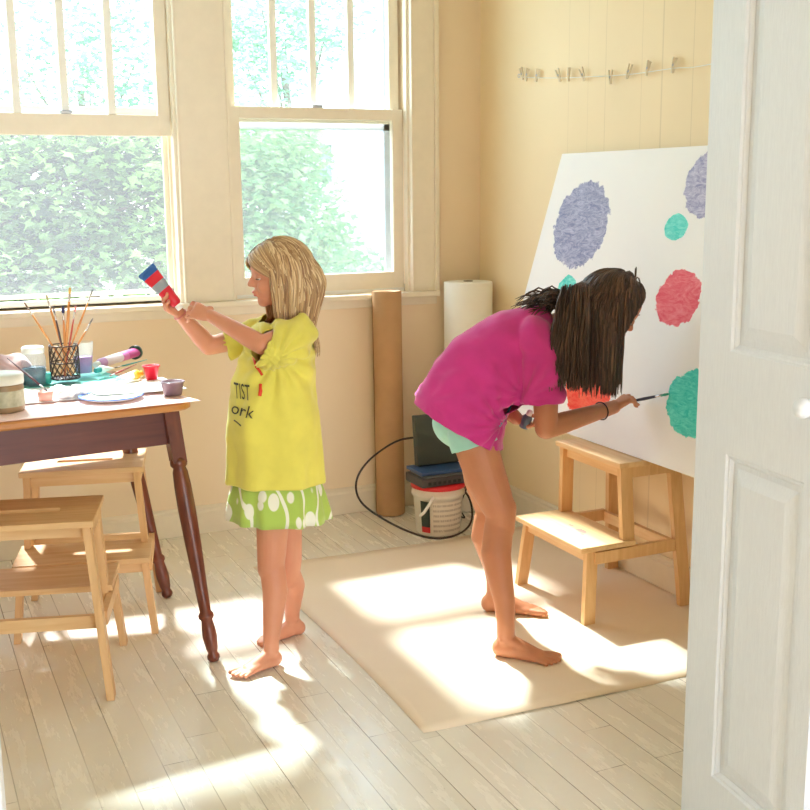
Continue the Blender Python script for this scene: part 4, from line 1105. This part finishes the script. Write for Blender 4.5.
stroke([(261.5, 378), (261, 384), (260, 389)], .005, M_red, 'red_print', shirt1, me, O1, Gp)
stroke([(235, 417), (238, 418), (242, 420)], .002, M_ink, 'print_stroke', shirt1, me, O1, Gp)
# skirt
def skirt_mat():
    t = NT('green_leaf_print'); P = t.obj()
    q = t.mapv(P, (15, 15, 15), rot=(.3, .5, .4)); vo = t.new('ShaderNodeTexVoronoi'); t.set(vo, 'Vector', t.mapv(P, (20, 20, 12), rot=(.2, .1, .7))); vo.inputs['Scale'].default_value = 1.15; vo.inputs['Randomness'].default_value = .75
    leaf = t.ramp(vo.outputs['Distance'], [(.34, g(1)), (.38, g(0))])
    wv = t.new('ShaderNodeTexWave', wave_type='BANDS'); t.set(wv, 'Vector', P); wv.inputs['Scale'].default_value = 5; wv.inputs['Distortion'].default_value = 9; wv.inputs['Detail'].default_value = 1; wv.inputs['Detail Scale'].default_value = 1.2
    vine = t.ramp(wv.outputs['Fac'], [(.93, g(0)), (.96, g(1))])
    col = t.mix(t.math('MAXIMUM', leaf, vine), srgb(176, 204, 92), srgb(242, 242, 226)); t.col(col); t.pr(Roughness=.85, Sheen_Weight=.2); return t.m
n_ = 96
def sk(ypx, xf, xb, hw, amp, yb_=None): return band_ring(ypx, xf, xb, hw, n_, 2.1, lambda t: amp*math.sin(11*t+.4)+amp*.5*math.sin(17*t+1), yb_)
m = MB(); m.loft([[p-O1 for p in rg] for rg in (sk(462, 244, 310, .085, .0), sk(476, 236, 318, .100, .015), sk(492, 231, 323, .112, .035), sk(508, 229, 327, .120, .05), sk(519, 229, 328, .122, .06, 516))], cap=False)
sk1 = m.build('skirt', skirt_mat(), girl1); solid(sk1, .0018)
# hair
def scalp_roots(h, k, n, face_cut, seed=1):
    random.seed(seed); out = []; i = 0
    while len(out) < n and i < 20000:
        i += 1; u = random.uniform(-1, 1); a = random.uniform(0, 2*PI); r_ = math.sqrt(1-u*u); d = V((r_*math.cos(a), r_*math.sin(a), u))
        if face_cut(d): continue
        out.append(d)
    return out
cut1 = lambda d: (d.x > .62 and d.z < .45) or d.z < -.45 or (d.x > .30 and d.z < .0)
hc = H1(-.006*k1, 0, .006*k1); hr = (.096*k1, .077*k1, .088*k1)
cols1 = [(hc, hr, H1.R), (H1(-.02*k1, 0, -.07*k1), (.050, .046, .05), H1.R), (Gp(285, 350), (.098, .118, .105), Rb), (Gp(292, 338, .075), (.055, .06, .055), None)]
st = []
def ok1(pts):
    for p in pts:
        q = H1.loc(p)/k1
        if -.15 < q.z < .062 and q.x > .046+.42*max(0, q.z+.05): return False
    return True
for d in scalp_roots(H1, k1, 2400, cut1, 4):
    L = H1.R @ V((d.x*hr[0]*1.01, d.y*hr[1]*1.01, d.z*hr[2]*1.01)); root = hc+L
    part = V((.35, .10, .93)); tan = V(d)-part*V(d).dot(part); tan = tan-V(d)*tan.dot(d); tan = tan+V((-.55-1.1*max(0, d.x), 0, -.15))
    if d.x > .25: tan = V((min(tan.x, -.5), tan.y+math.copysign(.5, d.y), tan.z)); tan = tan-V(d)*tan.dot(d)
    tan = H1.R @ tan
    ln = .235+.05*random.random()-.06*max(0, -d.z)
    pts = grow(root, tan, int(ln/.012), .012, .62, [(c, tuple(q*(1+.07*random.random()) for q in r_), R) for c, r_, R in cols1[:1]]+cols1[1:], wav=.03, seed=random.random(), axis=H1(-.02, 0, 0))
    st.append((pts, random.random()**1.0, random.uniform(.7, 1.3)))
st = [s_ for s_ in st if ok1(s_[0])]
cap = organic([[e(H1(-.022*k1, 0, .010*k1), tuple(q*1.0 for q in (.082*k1, .0775*k1, .084*k1)), H1.R)], [e(H1(-.040*k1, 0, -.03*k1), (.055, .070, .06), H1.R), e(H1(-.050*k1, 0, -.10*k1), (.040, .066, .05), H1.R)]], .006, 3)
def tone_attr(me_, v): a = me_.attributes.new('tone', 'FLOAT', 'POINT'); [setattr(x, 'value', v) for x in a.data]
shift(cap, O1); tone_attr(cap, .5)
def scalp_sweep(h, rr, f_lo, f_hi, n, pull, drop, tone_pow, seed, low=-.30):
    random.seed(seed); out = []
    for k in range(n):
        f0 = random.uniform(f_lo, f_hi); d0 = V((f0, 0, math.sqrt(1-f0*f0))); s_ = random.choice((-1, 1)); d1 = V((f0*pull, s_, low+.15*random.random())).normalized(); sc = random.uniform(1.02, 1.08)
        pts = []
        for j in range(13):
            d = d0.slerp(d1, .03+.97*j/12) if hasattr(d0, 'slerp') else (d0*(1-j/12)+d1*(j/12)).normalized()
            pts.append(h.c+h.R @ V((d.x*rr[0]*sc, d.y*rr[1]*sc, d.z*rr[2]*sc)))
        p = pts[-1]; dd_ = (pts[-1]-pts[-2]).normalized()
        for j in range(int(drop/.012*random.uniform(.8, 1.15))):
            dd_ = (dd_*.55-UP*.45+h.F*0).normalized(); p = p+dd_*.012; pts.append(p.copy())
        out.append((pts, random.random()**tone_pow, random.uniform(.7, 1.2)))
    return out
st += [s_ for s_ in scalp_sweep(H1, hr, .30, .90, 420, .30, .10, 1.0, 31) ]
hair1 = strand_hair('hair', girl1, O1, st, M_blond, .0019)
link('hair_underlayer', cap, M_blond, hair1)
# bracelet on the far wrist
m = MB(); R = basis(elF-wrF); c = wrF*.93+elF*.07-O1; m.tube([c+R @ V((.0195*math.cos(a), .0195*math.sin(a), 0)) for a in [2*PI*q/20 for q in range(20)]], .0018, 6, closed=True); m.build('bracelet', plain('pink_band', (214, 120, 120), .5), girl1)
# held paint tube
t_ = ptube('blue and red paint tube held up in the blond child\'s hands', tA, tB, .0155, multi('red_tube_print', [(0, (44, 96, 170)), (.16, (222, 40, 60)), (.36, (150, 160, 172)), (.56, (222, 40, 60))], 0), M_white, True, .014, plain('blue_crimp', (60, 110, 180), .35), wid=.027, up=-n1)

# ================= older girl, bent over
Q = Plane(-.70, -1.40); O2 = V((-.71, -1.41, 0)); n2 = Q.n; rt2 = Q.right
k2 = 1.0
fd = (rt2*.80-UP*.52-n2*.22)                      # face direction
H2 = Frame(Q(612, 305, -.10), fd, UP*.7+rt2*.55)
P = head_prims(H2, k2)
P.append([e(H2(-.030, 0, -.055), .042), e(Q(556, 328, -.085), .045)])
# trunk
T = [(470, 428, .070, .108, .080), (478, 398, .070, .100, .075), (500, 362, .074, .108, .080), (530, 335, .066, .110, .075), (549, 328, .045, .09, .05)]
ax = [Q(x, y, -.02*i) for i, (x, y, *_r) in enumerate(T)]
def trunk_frame(i):
    d = (ax[min(i+1, len(ax)-1)]-ax[max(i-1, 0)]).normalized(); s_ = d.cross(UP).normalized(); return Matrix((s_.cross(d), s_, d)).transposed()
for i in range(len(T)-1):
    P.append([e(ax[i], (T[i][2], T[i][3], T[i][4]*.7), trunk_frame(i)), e(ax[i+1], (T[i+1][2], T[i+1][3], T[i+1][4]*.7), trunk_frame(i+1))])
# legs
hN, tN, hF, tF = onz(492, 655), onz(561, 664), onz(481, 611), onz(549, 614)
lgN = [Q(473, 436, .066), Q(499, 518, .110), hN+(tN-hN)*.2+UP*.105]; lgF = [Q(477, 436, -.055), Q(488, 512, -.085), hF+(tF-hF)*.2+UP*.105]
for hp_, kn, an in (lgN, lgF):
    P.append([e(hp_, .065), e(hp_*.45+kn*.55, .060)]); P.append([e(hp_*.45+kn*.55, .060), e(kn+UP*.03, .048)]); P.append([e(kn+UP*.03+rt2*.004, .047), e(kn-UP*.03+rt2*.004, .043)])
    cf = kn*.66+an*.34-rt2*.016; P.append([e(kn-UP*.02, .043), e(cf, .045)]); P.append([e(cf, .0445), e(an*.8+kn*.2, .031)]); P.append([e(an*.8+kn*.2, .031), e(an, .027)])
hN, tN, hF, tF = onz(492, 655), onz(561, 664), onz(481, 611), onz(549, 614)
aN = hN+(tN-hN)*.2+UP*.07; aF = hF+(tF-hF)*.2+UP*.07
P += foot_prims(hN+UP*.001, tN, aN, side=1); P += foot_prims(hF+UP*.001, tF, aF, side=-1)
P.append([e(lgN[2], .027), e(aN, .027)]); P.append([e(lgF[2], .027), e(aF, .027)])
# near (right) arm painting, far arm holding a bottle
bh = onx(640, 396, -.215)
sN, eN, wN = Q(545, 352, .055), Q(546, 428, .045), None
wN = V(Q(614, 407, -.185)); 
# the wrist sits short of the board
sF, eF, wF = Q(536, 345, -.16), Q(497, 402, -.20), Q(516, 418, -.14)
P.append([e(sN, .044), e(eN, .0335)]); P.append([e(eN, .0335), e(eN*.72+wN*.28, .0325)]); P.append([e(eN*.72+wN*.28, .032), e(wN, .0215)])
P.append([e(sF, .040), e(eF, .032)]); P.append([e(eF, .031), e(wF, .0215)])
hdir = (Q(640, 389, -.215)-wN)
hp2 = hand_prims(wN, hdir, (-UP*.75-n2*.2+rt2*.25), [(.45, .75, .5), (.55, .9, .6), (.65, 1.0, .7), (.75, 1.1, .7)], 1, 1.02, (.75, .35, .65)); P += hp2[0]
hp3 = hand_prims(wF, (rt2*.85-UP*.45+n2*.2), (UP*.8+rt2*.25), [(.5, .8, .6), (.55, .85, .6), (.6, .9, .6), (.6, .9, .6)], -1, 1.0, (.5, .8, .6)); P += hp3[0]
me = organic(P, .0031, 4); shift(me, O2)
girl2 = link('person', me, M_skin2, None, O2)
setp(girl2, 'barefoot dark haired girl in magenta t-shirt bending forward to paint on the white board', 'person')
face_parts(H2, k2, girl2, O2, M_lash2, M_lip)
# shirt
def sring(c, d, hu, hs, n=56, wob=None, up_off=0.0):
    d = V(d).normalized(); s_ = d.cross(UP).normalized(); u_ = s_.cross(d)
    out = []
    for i in range(n):
        t = 2*PI*i/n; kk = 1+(wob(t) if wob else 0); out.append(V(c)+u_*(hu*math.sin(t)*kk)+s_*(hs*math.cos(t)*kk))
    return out
def spx(p_top, p_bot, hs, off, wob=None):
    """ring whose upper edge and lower edge project at the two pixels"""
    a, b_ = Q(*p_top, off), Q(*p_bot, off); c = (a+b_)/2; u_ = (a-b_)/2; s_ = n2
    out = []
    for i in range(56):
        t = 2*PI*i/56; kk = 1+(wob(t) if wob else 0); q_ = 2/2.7; cs = math.copysign(abs(math.cos(t))**q_, math.cos(t)); sn = math.copysign(abs(math.sin(t))**q_, math.sin(t)); out.append(c+u_*(sn*kk)+s_*(hs*cs*kk))
    return out
w2 = lambda amp, fr, ph: (lambda t: amp*math.sin(fr*t+ph)+amp*.5*math.sin((fr+4)*t+ph*3))
rings = [spx((412, 404), (502, 450), .162, .0, w2(.03, 7, 0)), spx((420, 390), (502, 438), .160, .0, w2(.028, 7, .1)), spx((436, 363), (502, 426), .150, -.01, w2(.018, 7, .3)), spx((455, 341), (506, 416), .138, -.02, w2(.012, 6, .5)),
         spx((478, 323), (520, 405), .134, -.035), spx((500, 313), (538, 396), .130, -.045), spx((520, 307), (556, 380), .120, -.055), spx((536, 305), (566, 360), .100, -.065), spx((547, 308), (568, 348), .07, -.075)]
SP = [[e(Q(535, 336, .030), .060), e(Q(543, 362, .065), .060)], [e(Q(543, 362, .065), .060), e(Q(543, 405, .060), (.062, .060, .05))], [e(Q(536, 330, -.16), .052), e(Q(522, 375, -.19), .052)]]
me = organic(SP, .0055, 5, [rings])
hemn = ((Q(501, 452)-Q(414, 402)).normalized()).cross(n2); hemn = hemn if hemn.dot(rt2) < 0 else -hemn
me = cut_open(me, [(Q(458, 423), hemn, .5), (Q(544, 403, .06), -UP+rt2*.03, .12), (Q(556, 326, -.07), (Q(575, 318)-Q(540, 330)).normalized(), .085)])
def folds2(p, n):
    q = p-O2; v = 0
    for (x, y, o_, fr, am) in ((503, 430, .16, 14, .0085), (430, 400, .10, 9, .004), (524, 400, .13, 13, .007), (548, 352, .10, 9, .004)):
        a_ = Q(x, y, o_); d = p-a_; r_ = d.length; v += am*math.sin(math.atan2(d.dot(UP), d.dot(rt2))*fr+r_*8)*math.exp(-r_*7)*min(1, (r_*14)**2)
    v += .011*noise.noise(V((q.x*7+q.z*8, q.y*9, q.z*18-q.x*10)))+.0018*noise.noise(q*36)
    return v
displace(me, folds2); shift(me, O2)
M_magenta = fabric('magenta_cotton', (206, 52, 142), var=.07).m
shirt2 = link('t_shirt', me, M_magenta, girl2); solid(shirt2, .0022, 1)
rb = multi('rainbow_print', [(0, (90, 150, 170)), (.3, (110, 160, 110)), (.55, (214, 170, 70)), (.8, (220, 120, 90))], 0)
stroke([(499, 419), (505, 415), (511, 411), (517, 408), (522, 405)], .004, rb, 'rainbow_print', shirt2, me, O2, Q)
# shorts
SHP = [[e(Q(466, 428, .0), (.086, .122, .070), trunk_frame(0))]]
for (hp_, kn, an), o_ in ((lgN, .0), (lgF, 0)):
    d = (kn-hp_).normalized(); SHP.append([e(hp_-rt2*.006, .068), e(hp_+d*.10-rt2*.004, .076)])
me = organic(SHP, .0055, 4)
bzN = [(Q(474, 448, .075), (lgN[1]-lgN[0]).normalized(), .5), (Q(474, 449, -.055), (lgF[1]-lgF[0]).normalized(), .5)]
me = cut_open(me, bzN); displace(me, lambda p, n: .003*noise.noise((p-O2)*25)); shift(me, O2)
o = link('shorts', me, fabric('mint_cotton', (168, 222, 208)).m, girl2); solid(o, .002, 1)
# hair
hc = H2(-.006, 0, .006); hr = (.099, .080, .093)
cut2 = lambda d: (d.x > .68 and d.z < .35) or d.z < -.6 or (d.x > .45 and d.z < .0)
bodyc = [(H2(-.035, 0, -.07), (.055, .055, .055), None), (ax[3]-UP*0, (.100, .128, .085), trunk_frame(3)), (ax[2], (.100, .13, .10), trunk_frame(2)), (Q(546, 345, .045), (.055, .055, .055), None)]
st = []
lim = Q(629, 330); zlim = Q(641, 299).z; zcut = Q(615, 398, .05).z
def ok2(pts):
    zc = zcut+random.uniform(-.015, .06)
    for i, p in enumerate(pts):
        if ((p-lim).dot(rt2) > .62*max(-.02, p.z-lim.z) and p.z < zlim) or p.z < zc:
            if i < 4: return False
            del pts[i:]; return True
    for p in pts:
        q = H2.loc(p)
        if p.z > zlim and V((q.x/.099, q.y/.080, q.z/.093)).length > 1.12 and q.x > -.02: return False
    return True
for d in scalp_roots(H2, k2, 3200, cut2, 11):
    root = hc+H2.R @ V((d.x*hr[0]*1.01, d.y*hr[1]*1.01, d.z*hr[2]*1.01))
    part = V((.25, 0, .97)); tan = V(d)-part*V(d).dot(part); tan = tan-V(d)*tan.dot(d); tan = tan+V((-.35, 0, -.1))+V((0, .25*d.y, 0))
    if d.x > .25: tan = V((min(tan.x, -.15), tan.y+math.copysign(.8, d.y), tan.z-.3)); tan = tan-V(d)*tan.dot(d)
    tan = H2.R @ tan
    ln = .245+.075*random.random()
    pts = grow(root, tan, int(ln/.013), .013, .62, [(hc, tuple(q*(1+.09*random.random()) for q in hr), H2.R)]+bodyc, wav=.03, seed=random.random())
    if ok2(pts): st.append((pts, random.random()**1.4*.8, random.uniform(.7, 1.4)))
random.seed(22)
for k in range(420):    # the near side, hanging over shoulder and sleeve
    u = random.random(); root = Q(562+26*u, random.uniform(284, 300), .0+.02*random.random()-.02*u); end = Q(547+40*u, random.uniform(362, 392), random.uniform(.085, .118)); mid = Q(551+38*u, 326, random.uniform(.075, .108))
    pts = [root*(1-t)**2+mid*2*t*(1-t)+end*t*t+rt2*(.004*math.sin(t*7+k)) for t in [j/16 for j in range(17)]]; st.append((pts, random.random()**1.4*.8, random.uniform(.7, 1.4)))
random.seed(21)
for k in range(90):     # locks lying back over the shoulder
    root = Q(random.uniform(556, 572), random.uniform(290, 312), random.uniform(-.12, .0)); end = Q(random.uniform(514, 545), random.uniform(298, 326), random.uniform(-.11, .02))
    pts = []
    for j in range(11):
        t = j/10; p = root.lerp(end, t)+UP*(.022*math.sin(t*PI)*random.uniform(.8, 1.2))+UP*(.01*math.sin(t*6+k)*t)
        for c, rad, R in bodyc[1:3]:
            l_ = R.transposed() @ (p-c); nn = V((l_.x/rad[0], l_.y/rad[1], l_.z/rad[2])).length
            if nn < 1: p = c+R @ (l_/nn)
        pts.append(p)
    st.append((pts, random.random()*.7, random.uniform(.6, 1.0)))
st += [s_ for s_ in scalp_sweep(H2, hr, .2, .80, 620, .55, .17, 1.5, 33, low=-.1) if ok2(s_[0])]
cap = organic([[e(H2(-.014, 0, .012), (.089, .080, .086), H2.R)], [e(H2(-.045, 0, -.01), (.06, .07, .06), H2.R), e(H2(-.045, 0, -.05)-UP*.04, (.045, .062, .06))]], .006, 3)
shift(cap, O2); tone_attr(cap, .15)
hair2 = strand_hair('hair', girl2, O2, st, M_brown, .0021)
link('hair_underlayer', cap, M_brown, hair2)
m = MB(); R = basis(eN-wN); c = wN*.80+eN*.20-O2; m.tube([c+R @ V((.0275*math.cos(a), .0275*math.sin(a), 0)) for a in [2*PI*q/24 for q in range(24)]], .0022, 6, closed=True); m.build('bracelet', plain('black_band', (50, 34, 40), .5), girl2)
# paintbrush in her hand, tip on the board
tipb = onx(666, 394, -.190); base = Q(622, 399, -.215); 
tipb = CAM+ray(671, 394)*((V((bot_x, 0, bot_z))-CAM).dot(bn)/ray(671, 394).dot(bn)); tipb = tipb+bn*.006
gb = (hp2[1][0]+hp2[1][1])/2
brush('long dark handled paintbrush held by the dark haired girl, teal bristles on the board', gb-(tipb-gb).normalized()*.10, tipb, plain('black_handle', (52, 48, 72), .3), plain('teal_wet_bristles', (30, 150, 120), .5), .0046, .0075, .030, group=None)
bt = Q(527, 419, -.115); j = thing('paint_bottle', 'small grey blue paint bottle with white top in the bending girl\'s far hand', 'bottle', bt)
d = (rt2*.35+UP*.9+n2*.15).normalized(); R = basis(d); m = MB(); m.lathe([(0, -.030), (.014, -.030), (.0155, -.026), (.0155, .006), (.010, .014), (0, .014)], R=R, n=28, cap=False); m.build('bottle_body', plain('slate_blue_paint', (92, 112, 130), .3), j)
m = MB(); m.lathe([(.0095, .013), (.0095, .026), (.007, .030), (0, .030)], R=R, n=24, cap=False); m.build('cap', M_white, j)
# ------------------------------------------------------------------ outside
GZ = -.75
m = MB(); m.box((2, 17, GZ-.1), (44, 33, .2)); t = NT('lawn'); t.col(t.ramp(t.noise(t.obj(), 3, 6), [(.3, srgb(96, 108, 84)), (.7, srgb(124, 134, 108))])); t.pr(Roughness=.9); struct(m.build('ground_outside', t.m))
def leaf_mat(name, c1, c2):
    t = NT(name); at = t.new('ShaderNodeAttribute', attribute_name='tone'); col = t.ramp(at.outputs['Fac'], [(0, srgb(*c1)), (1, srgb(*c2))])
    df = t.new('ShaderNodeBsdfDiffuse'); tr = t.new('ShaderNodeBsdfTranslucent'); t.set(df, 0, col); t.set(tr, 0, col); mx = t.new('ShaderNodeMixShader'); mx.inputs[0].default_value = .5
    t.l.new(df.outputs[0], mx.inputs[1]); t.l.new(tr.outputs[0], mx.inputs[2]); t.l.new(mx.outputs[0], t.out.inputs[0]); return t.m
M_bark = plain('bark', (96, 80, 66), .9, var=.2, scale=18)
def foliage(bm, lay, c, rad, n, size, droop=.35, shade=1.0):
    for _ in range(n):
        while True:
            d = V((random.uniform(-1, 1), random.uniform(-1, 1), random.uniform(-1, 1)))
            if .35 < d.length < 1: break
        p = V(c)+V((d.x*rad[0], d.y*rad[1], d.z*rad[2]))
        nrm = V((random.gauss(0, .45), random.gauss(-.35, .45), 1)).normalized(); dr = V((random.gauss(0, 1), random.gauss(-.5, .6), -droop)); dr = (dr-nrm*dr.dot(nrm)).normalized(); sd_ = nrm.cross(dr); s = size*random.uniform(.6, 1.25)
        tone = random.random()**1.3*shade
        pts = [(0, 0), (.25, -.28), (.5, -.55), (.55, -.18), (1.05, 0), (.55, .18), (.5, .55), (.25, .28)]
        vs = [bm.verts.new(p+dr*(a*s)+sd_*(b_*s)) for a, b_ in pts]
        for v in vs: v[lay] = tone
        bm.faces.new(vs)
def tree(name, label, cat, trunk, blobs, leaf_m, n, size, rt_=.07, group=None, inner=False):
    base = V(trunk[0]); r = thing(name, label, cat, base, 0, group)
    m = MB(); P_ = [V(p)-base for p in trunk]; m.tube(crom(P_, 5), rt_, 10, r2=rt_*.45)
    for c, rad in blobs:
        c = V(c)-base; k_ = min(range(len(P_)), key=lambda i: (P_[i]-c).length); s0 = P_[max(0, k_-1)] if k_ else P_[0]
        if s0.z < .5: s0 = P_[min(1, len(P_)-1)]
        m.tube([s0, s0.lerp(c, .5)+V((0, 0, .06)), c], rt_*.35, 6, r2=.008)
    m.build('trunk', M_bark, r)
    bm = bmesh.new(); lay = bm.verts.layers.float.new('tone'); tot = sum(b[1][0]*b[1][2] for b in blobs)
    for c, rad in blobs: foliage(bm, lay, V(c)-base, rad, int(n*rad[0]*rad[2]/tot), size, shade=(.12 if inner and rad[0] > .95 else 1.0))  # wide back boughs: shade inside the crown put into a darker leaf colour
    me = bpy.data.meshes.new('foliage'); bm.to_mesh(me); bm.free(); o = link('foliage', me, leaf_m, r); return r
random.seed(5)
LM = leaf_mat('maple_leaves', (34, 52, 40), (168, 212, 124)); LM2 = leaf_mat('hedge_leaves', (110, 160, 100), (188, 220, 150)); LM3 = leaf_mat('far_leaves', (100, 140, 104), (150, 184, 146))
# maple whose low boughs fill the left window
bl = []
for px, py, y, rx, rz in ((-10, 150, 3.2, .75, .28), (60, 150, 3.4, .6, .22), (120, 160, 3.3, .5, .26), (150, 200, 3.6, .4, .3), (20, 215, 3.1, .6, .22), (90, 240, 3.2, .65, .20), (140, 255, 3.1, .5, .2), (20, 265, 2.9, .7, .22), (100, 290, 2.9, .8, .25), (-60, 240, 3.0, .7, .5), (40, 180, 4.2, 1.1, .5), (100, 200, 4.4, 1.0, .6)):
    p = ony(px, py, y); bl.append((tuple(p), (rx, .5, rz)))
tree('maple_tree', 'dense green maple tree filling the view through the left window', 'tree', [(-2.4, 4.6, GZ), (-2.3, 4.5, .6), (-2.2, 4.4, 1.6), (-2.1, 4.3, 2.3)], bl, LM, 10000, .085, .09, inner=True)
bl = []
for px, py, y, rx, rz in ((262, 150, 5.0, .55, .45), (250, 200, 4.9, .55, .5), (290, 165, 5.3, .35, .4), (290, 215, 5.0, .55, .45), (322, 240, 5.2, .35, .32), (265, 260, 4.8, .6, .4), (348, 266, 5.3, .3, .18), (315, 275, 5.0, .7, .35), (230, 170, 5.1, .6, .6), (296, 140, 5.3, .25, .25)):
    p = ony(px, py, y); bl.append((tuple(p), (rx, .5, rz)))
tree('shade_tree', 'pale green leafy tree seen through the window behind the blond child', 'tree', [(.15, 5.6, GZ), (.2, 5.5, .6), (.1, 5.4, 1.4), (.15, 5.4, 2.2)], bl, LM2, 8000, .085, .07)
bl = []
for px, py, y, rx, rz in ((20, 60, 17, 2.9, 1.8), (90, 70, 18, 2.3, 1.5), (140, 50, 17, 1.6, 2.0), (248, 70, 7.4, .55, .5), (285, 40, 7.6, .6, .6), (262, 10, 7.5, .6, .5), (330, 15, 7.5, .45, .4)):
    p = ony(px, py, y); bl.append((tuple(p), (rx, 1.0, rz)))
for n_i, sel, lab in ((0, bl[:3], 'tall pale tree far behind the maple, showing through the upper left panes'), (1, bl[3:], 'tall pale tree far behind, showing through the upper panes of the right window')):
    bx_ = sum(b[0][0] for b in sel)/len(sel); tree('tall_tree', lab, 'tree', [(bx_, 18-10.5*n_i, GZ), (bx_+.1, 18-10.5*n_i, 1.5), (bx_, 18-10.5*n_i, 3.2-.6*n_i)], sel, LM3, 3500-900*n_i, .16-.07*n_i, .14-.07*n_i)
# neighbour's house
hA = ony(330, 200, 9.0); hB = ony(470, 200, 9.0)
hx0, hx1, hy0 = ony(308, 200, 9.0).x, 9.5, 9.0
h_ = thing('neighbour_house', 'white house with dark window and pale roof eave seen outside the right window', 'building', ((hx0+hx1)/2, hy0+3, GZ))
hc_ = V(((hx0+hx1)/2, hy0+3, GZ)); hw_ = hx1-hx0; zt = ony(350, 138, hy0).z
t = NT('white_siding'); zz = t.sep(t.obj())[2]; fr = t.math('FRACT', t.math('MULTIPLY', zz, 9)); t.col(srgb(244, 244, 240)); t.pr(Roughness=.7); t.bump(fr, .5, .01)
m = MB(); m.box((0, 0, (zt-GZ)/2), (hw_, 6, zt-GZ)); wl = m.build('siding_wall', t.m, h_)
m = MB(); zr_ = zt-GZ
m.poly([(-hw_/2-.3, -3.35, zr_-.05), (-hw_/2-.3, 3.35, zr_-.05), (-hw_/2-.3, 0, zr_+2.6)], (hw_+.6, 0, 0)); m.build('roof', plain('pale_shingles', (196, 204, 214), .8, var=.08, scale=6), h_)
m = MB(); m.box((0, -3.25, zr_-.02), (hw_+.7, .30, .14)); m.build('eave', plain('eave_paint', (226, 236, 214), .6), h_)
wa, wb_ = ony(309, 140, hy0), ony(334, 185, hy0)
m = MB(); fx = (wa.x+wb_.x)/2-hc_.x; fz = (wa.z+wb_.z)/2-GZ; ww, wh = wb_.x-wa.x, wa.z-wb_.z
for q in (-1, 1): m.box((fx+q*ww/2, -3.02, fz), (.07, .06, wh)); m.box((fx, -3.02, fz+q*wh/2), (ww+.07, .06, .07))
m.box((fx, -3.02, fz), (ww, .06, .06)); wn = m.build('window', M_white, h_)
m = MB(); m.box((fx, -3.005, fz), (ww, .03, wh)); m.build('window_pane', plain('dusky_glass', (120, 132, 150), .1, var=.1), wn)
m = MB(); m.box((0, -3.02, .35), (hw_, .06, .35)); m.build('foundation', plain('brick_foundation', (196, 170, 150), .9, var=.15, scale=12), h_)
# ------------------------------------------------------------------ light
w = bpy.data.worlds.new('sky'); scn.world = w; w.use_nodes = True
bg = w.node_tree.nodes['Background']
tc = w.node_tree.nodes.new('ShaderNodeTexCoord'); sp = w.node_tree.nodes.new('ShaderNodeSeparateXYZ'); rp = w.node_tree.nodes.new('ShaderNodeValToRGB')
w.node_tree.links.new(tc.outputs['Generated'], sp.inputs[0]); w.node_tree.links.new(sp.outputs[2], rp.inputs[0]); w.node_tree.links.new(rp.outputs[0], bg.inputs[0])
rp.color_ramp.elements[0].position = 0.0; rp.color_ramp.elements[0].color = (.93, .97, 1, 1)
rp.color_ramp.elements[1].position = .6; rp.color_ramp.elements[1].color = (.62, .82, 1, 1)
bg.inputs[1].default_value = 3.4
sl = bpy.data.lights.new('sun', 'SUN'); sl.energy = 8.5; sl.angle = math.radians(4); sl.color = (1, .97, .92)
so = bpy.data.objects.new('sun', sl); COL.objects.link(so)
EL = math.radians(50.5); AZ = math.radians(2)
sd = V((math.sin(AZ)*math.cos(EL), -math.cos(AZ)*math.cos(EL), -math.sin(EL)))
so.rotation_euler = (-sd).to_track_quat('Z', 'Y').to_euler(); so.location = (-1.5, 6, 7)
for n, (a, bb) in enumerate(W):
    al = bpy.data.lights.new('window_portal', 'AREA'); al.shape = 'RECTANGLE'; al.size = bb-a; al.size_y = ZW1-ZW0; al.cycles.is_portal = True
    ao = bpy.data.objects.new('window_portal', al); COL.objects.link(ao); ao.location = ((a+bb)/2, .2, (ZW0+ZW1)/2); ao.rotation_euler = (-PI/2, 0, 0)
al = bpy.data.lights.new('hall_portal', 'AREA'); al.shape = 'RECTANGLE'; al.size = 1.7; al.size_y = 2.05; al.cycles.is_portal = True
ao = bpy.data.objects.new('hall_portal', al); COL.objects.link(ao); ao.location = (-1.35, HALL+.01, 1.03); ao.rotation_euler = (PI/2, 0, 0)
scn.view_settings.view_transform = 'Standard'; scn.view_settings.look = 'None'; scn.view_settings.gamma = 1; scn.view_settings.use_curve_mapping = False
scn.view_settings.exposure = 1.33
scn.cycles.max_bounces = 10; scn.cycles.diffuse_bounces = 6; scn.cycles.transparent_max_bounces = 24; scn.cycles.sample_clamp_indirect = 6
scn.cycles.use_denoising = True
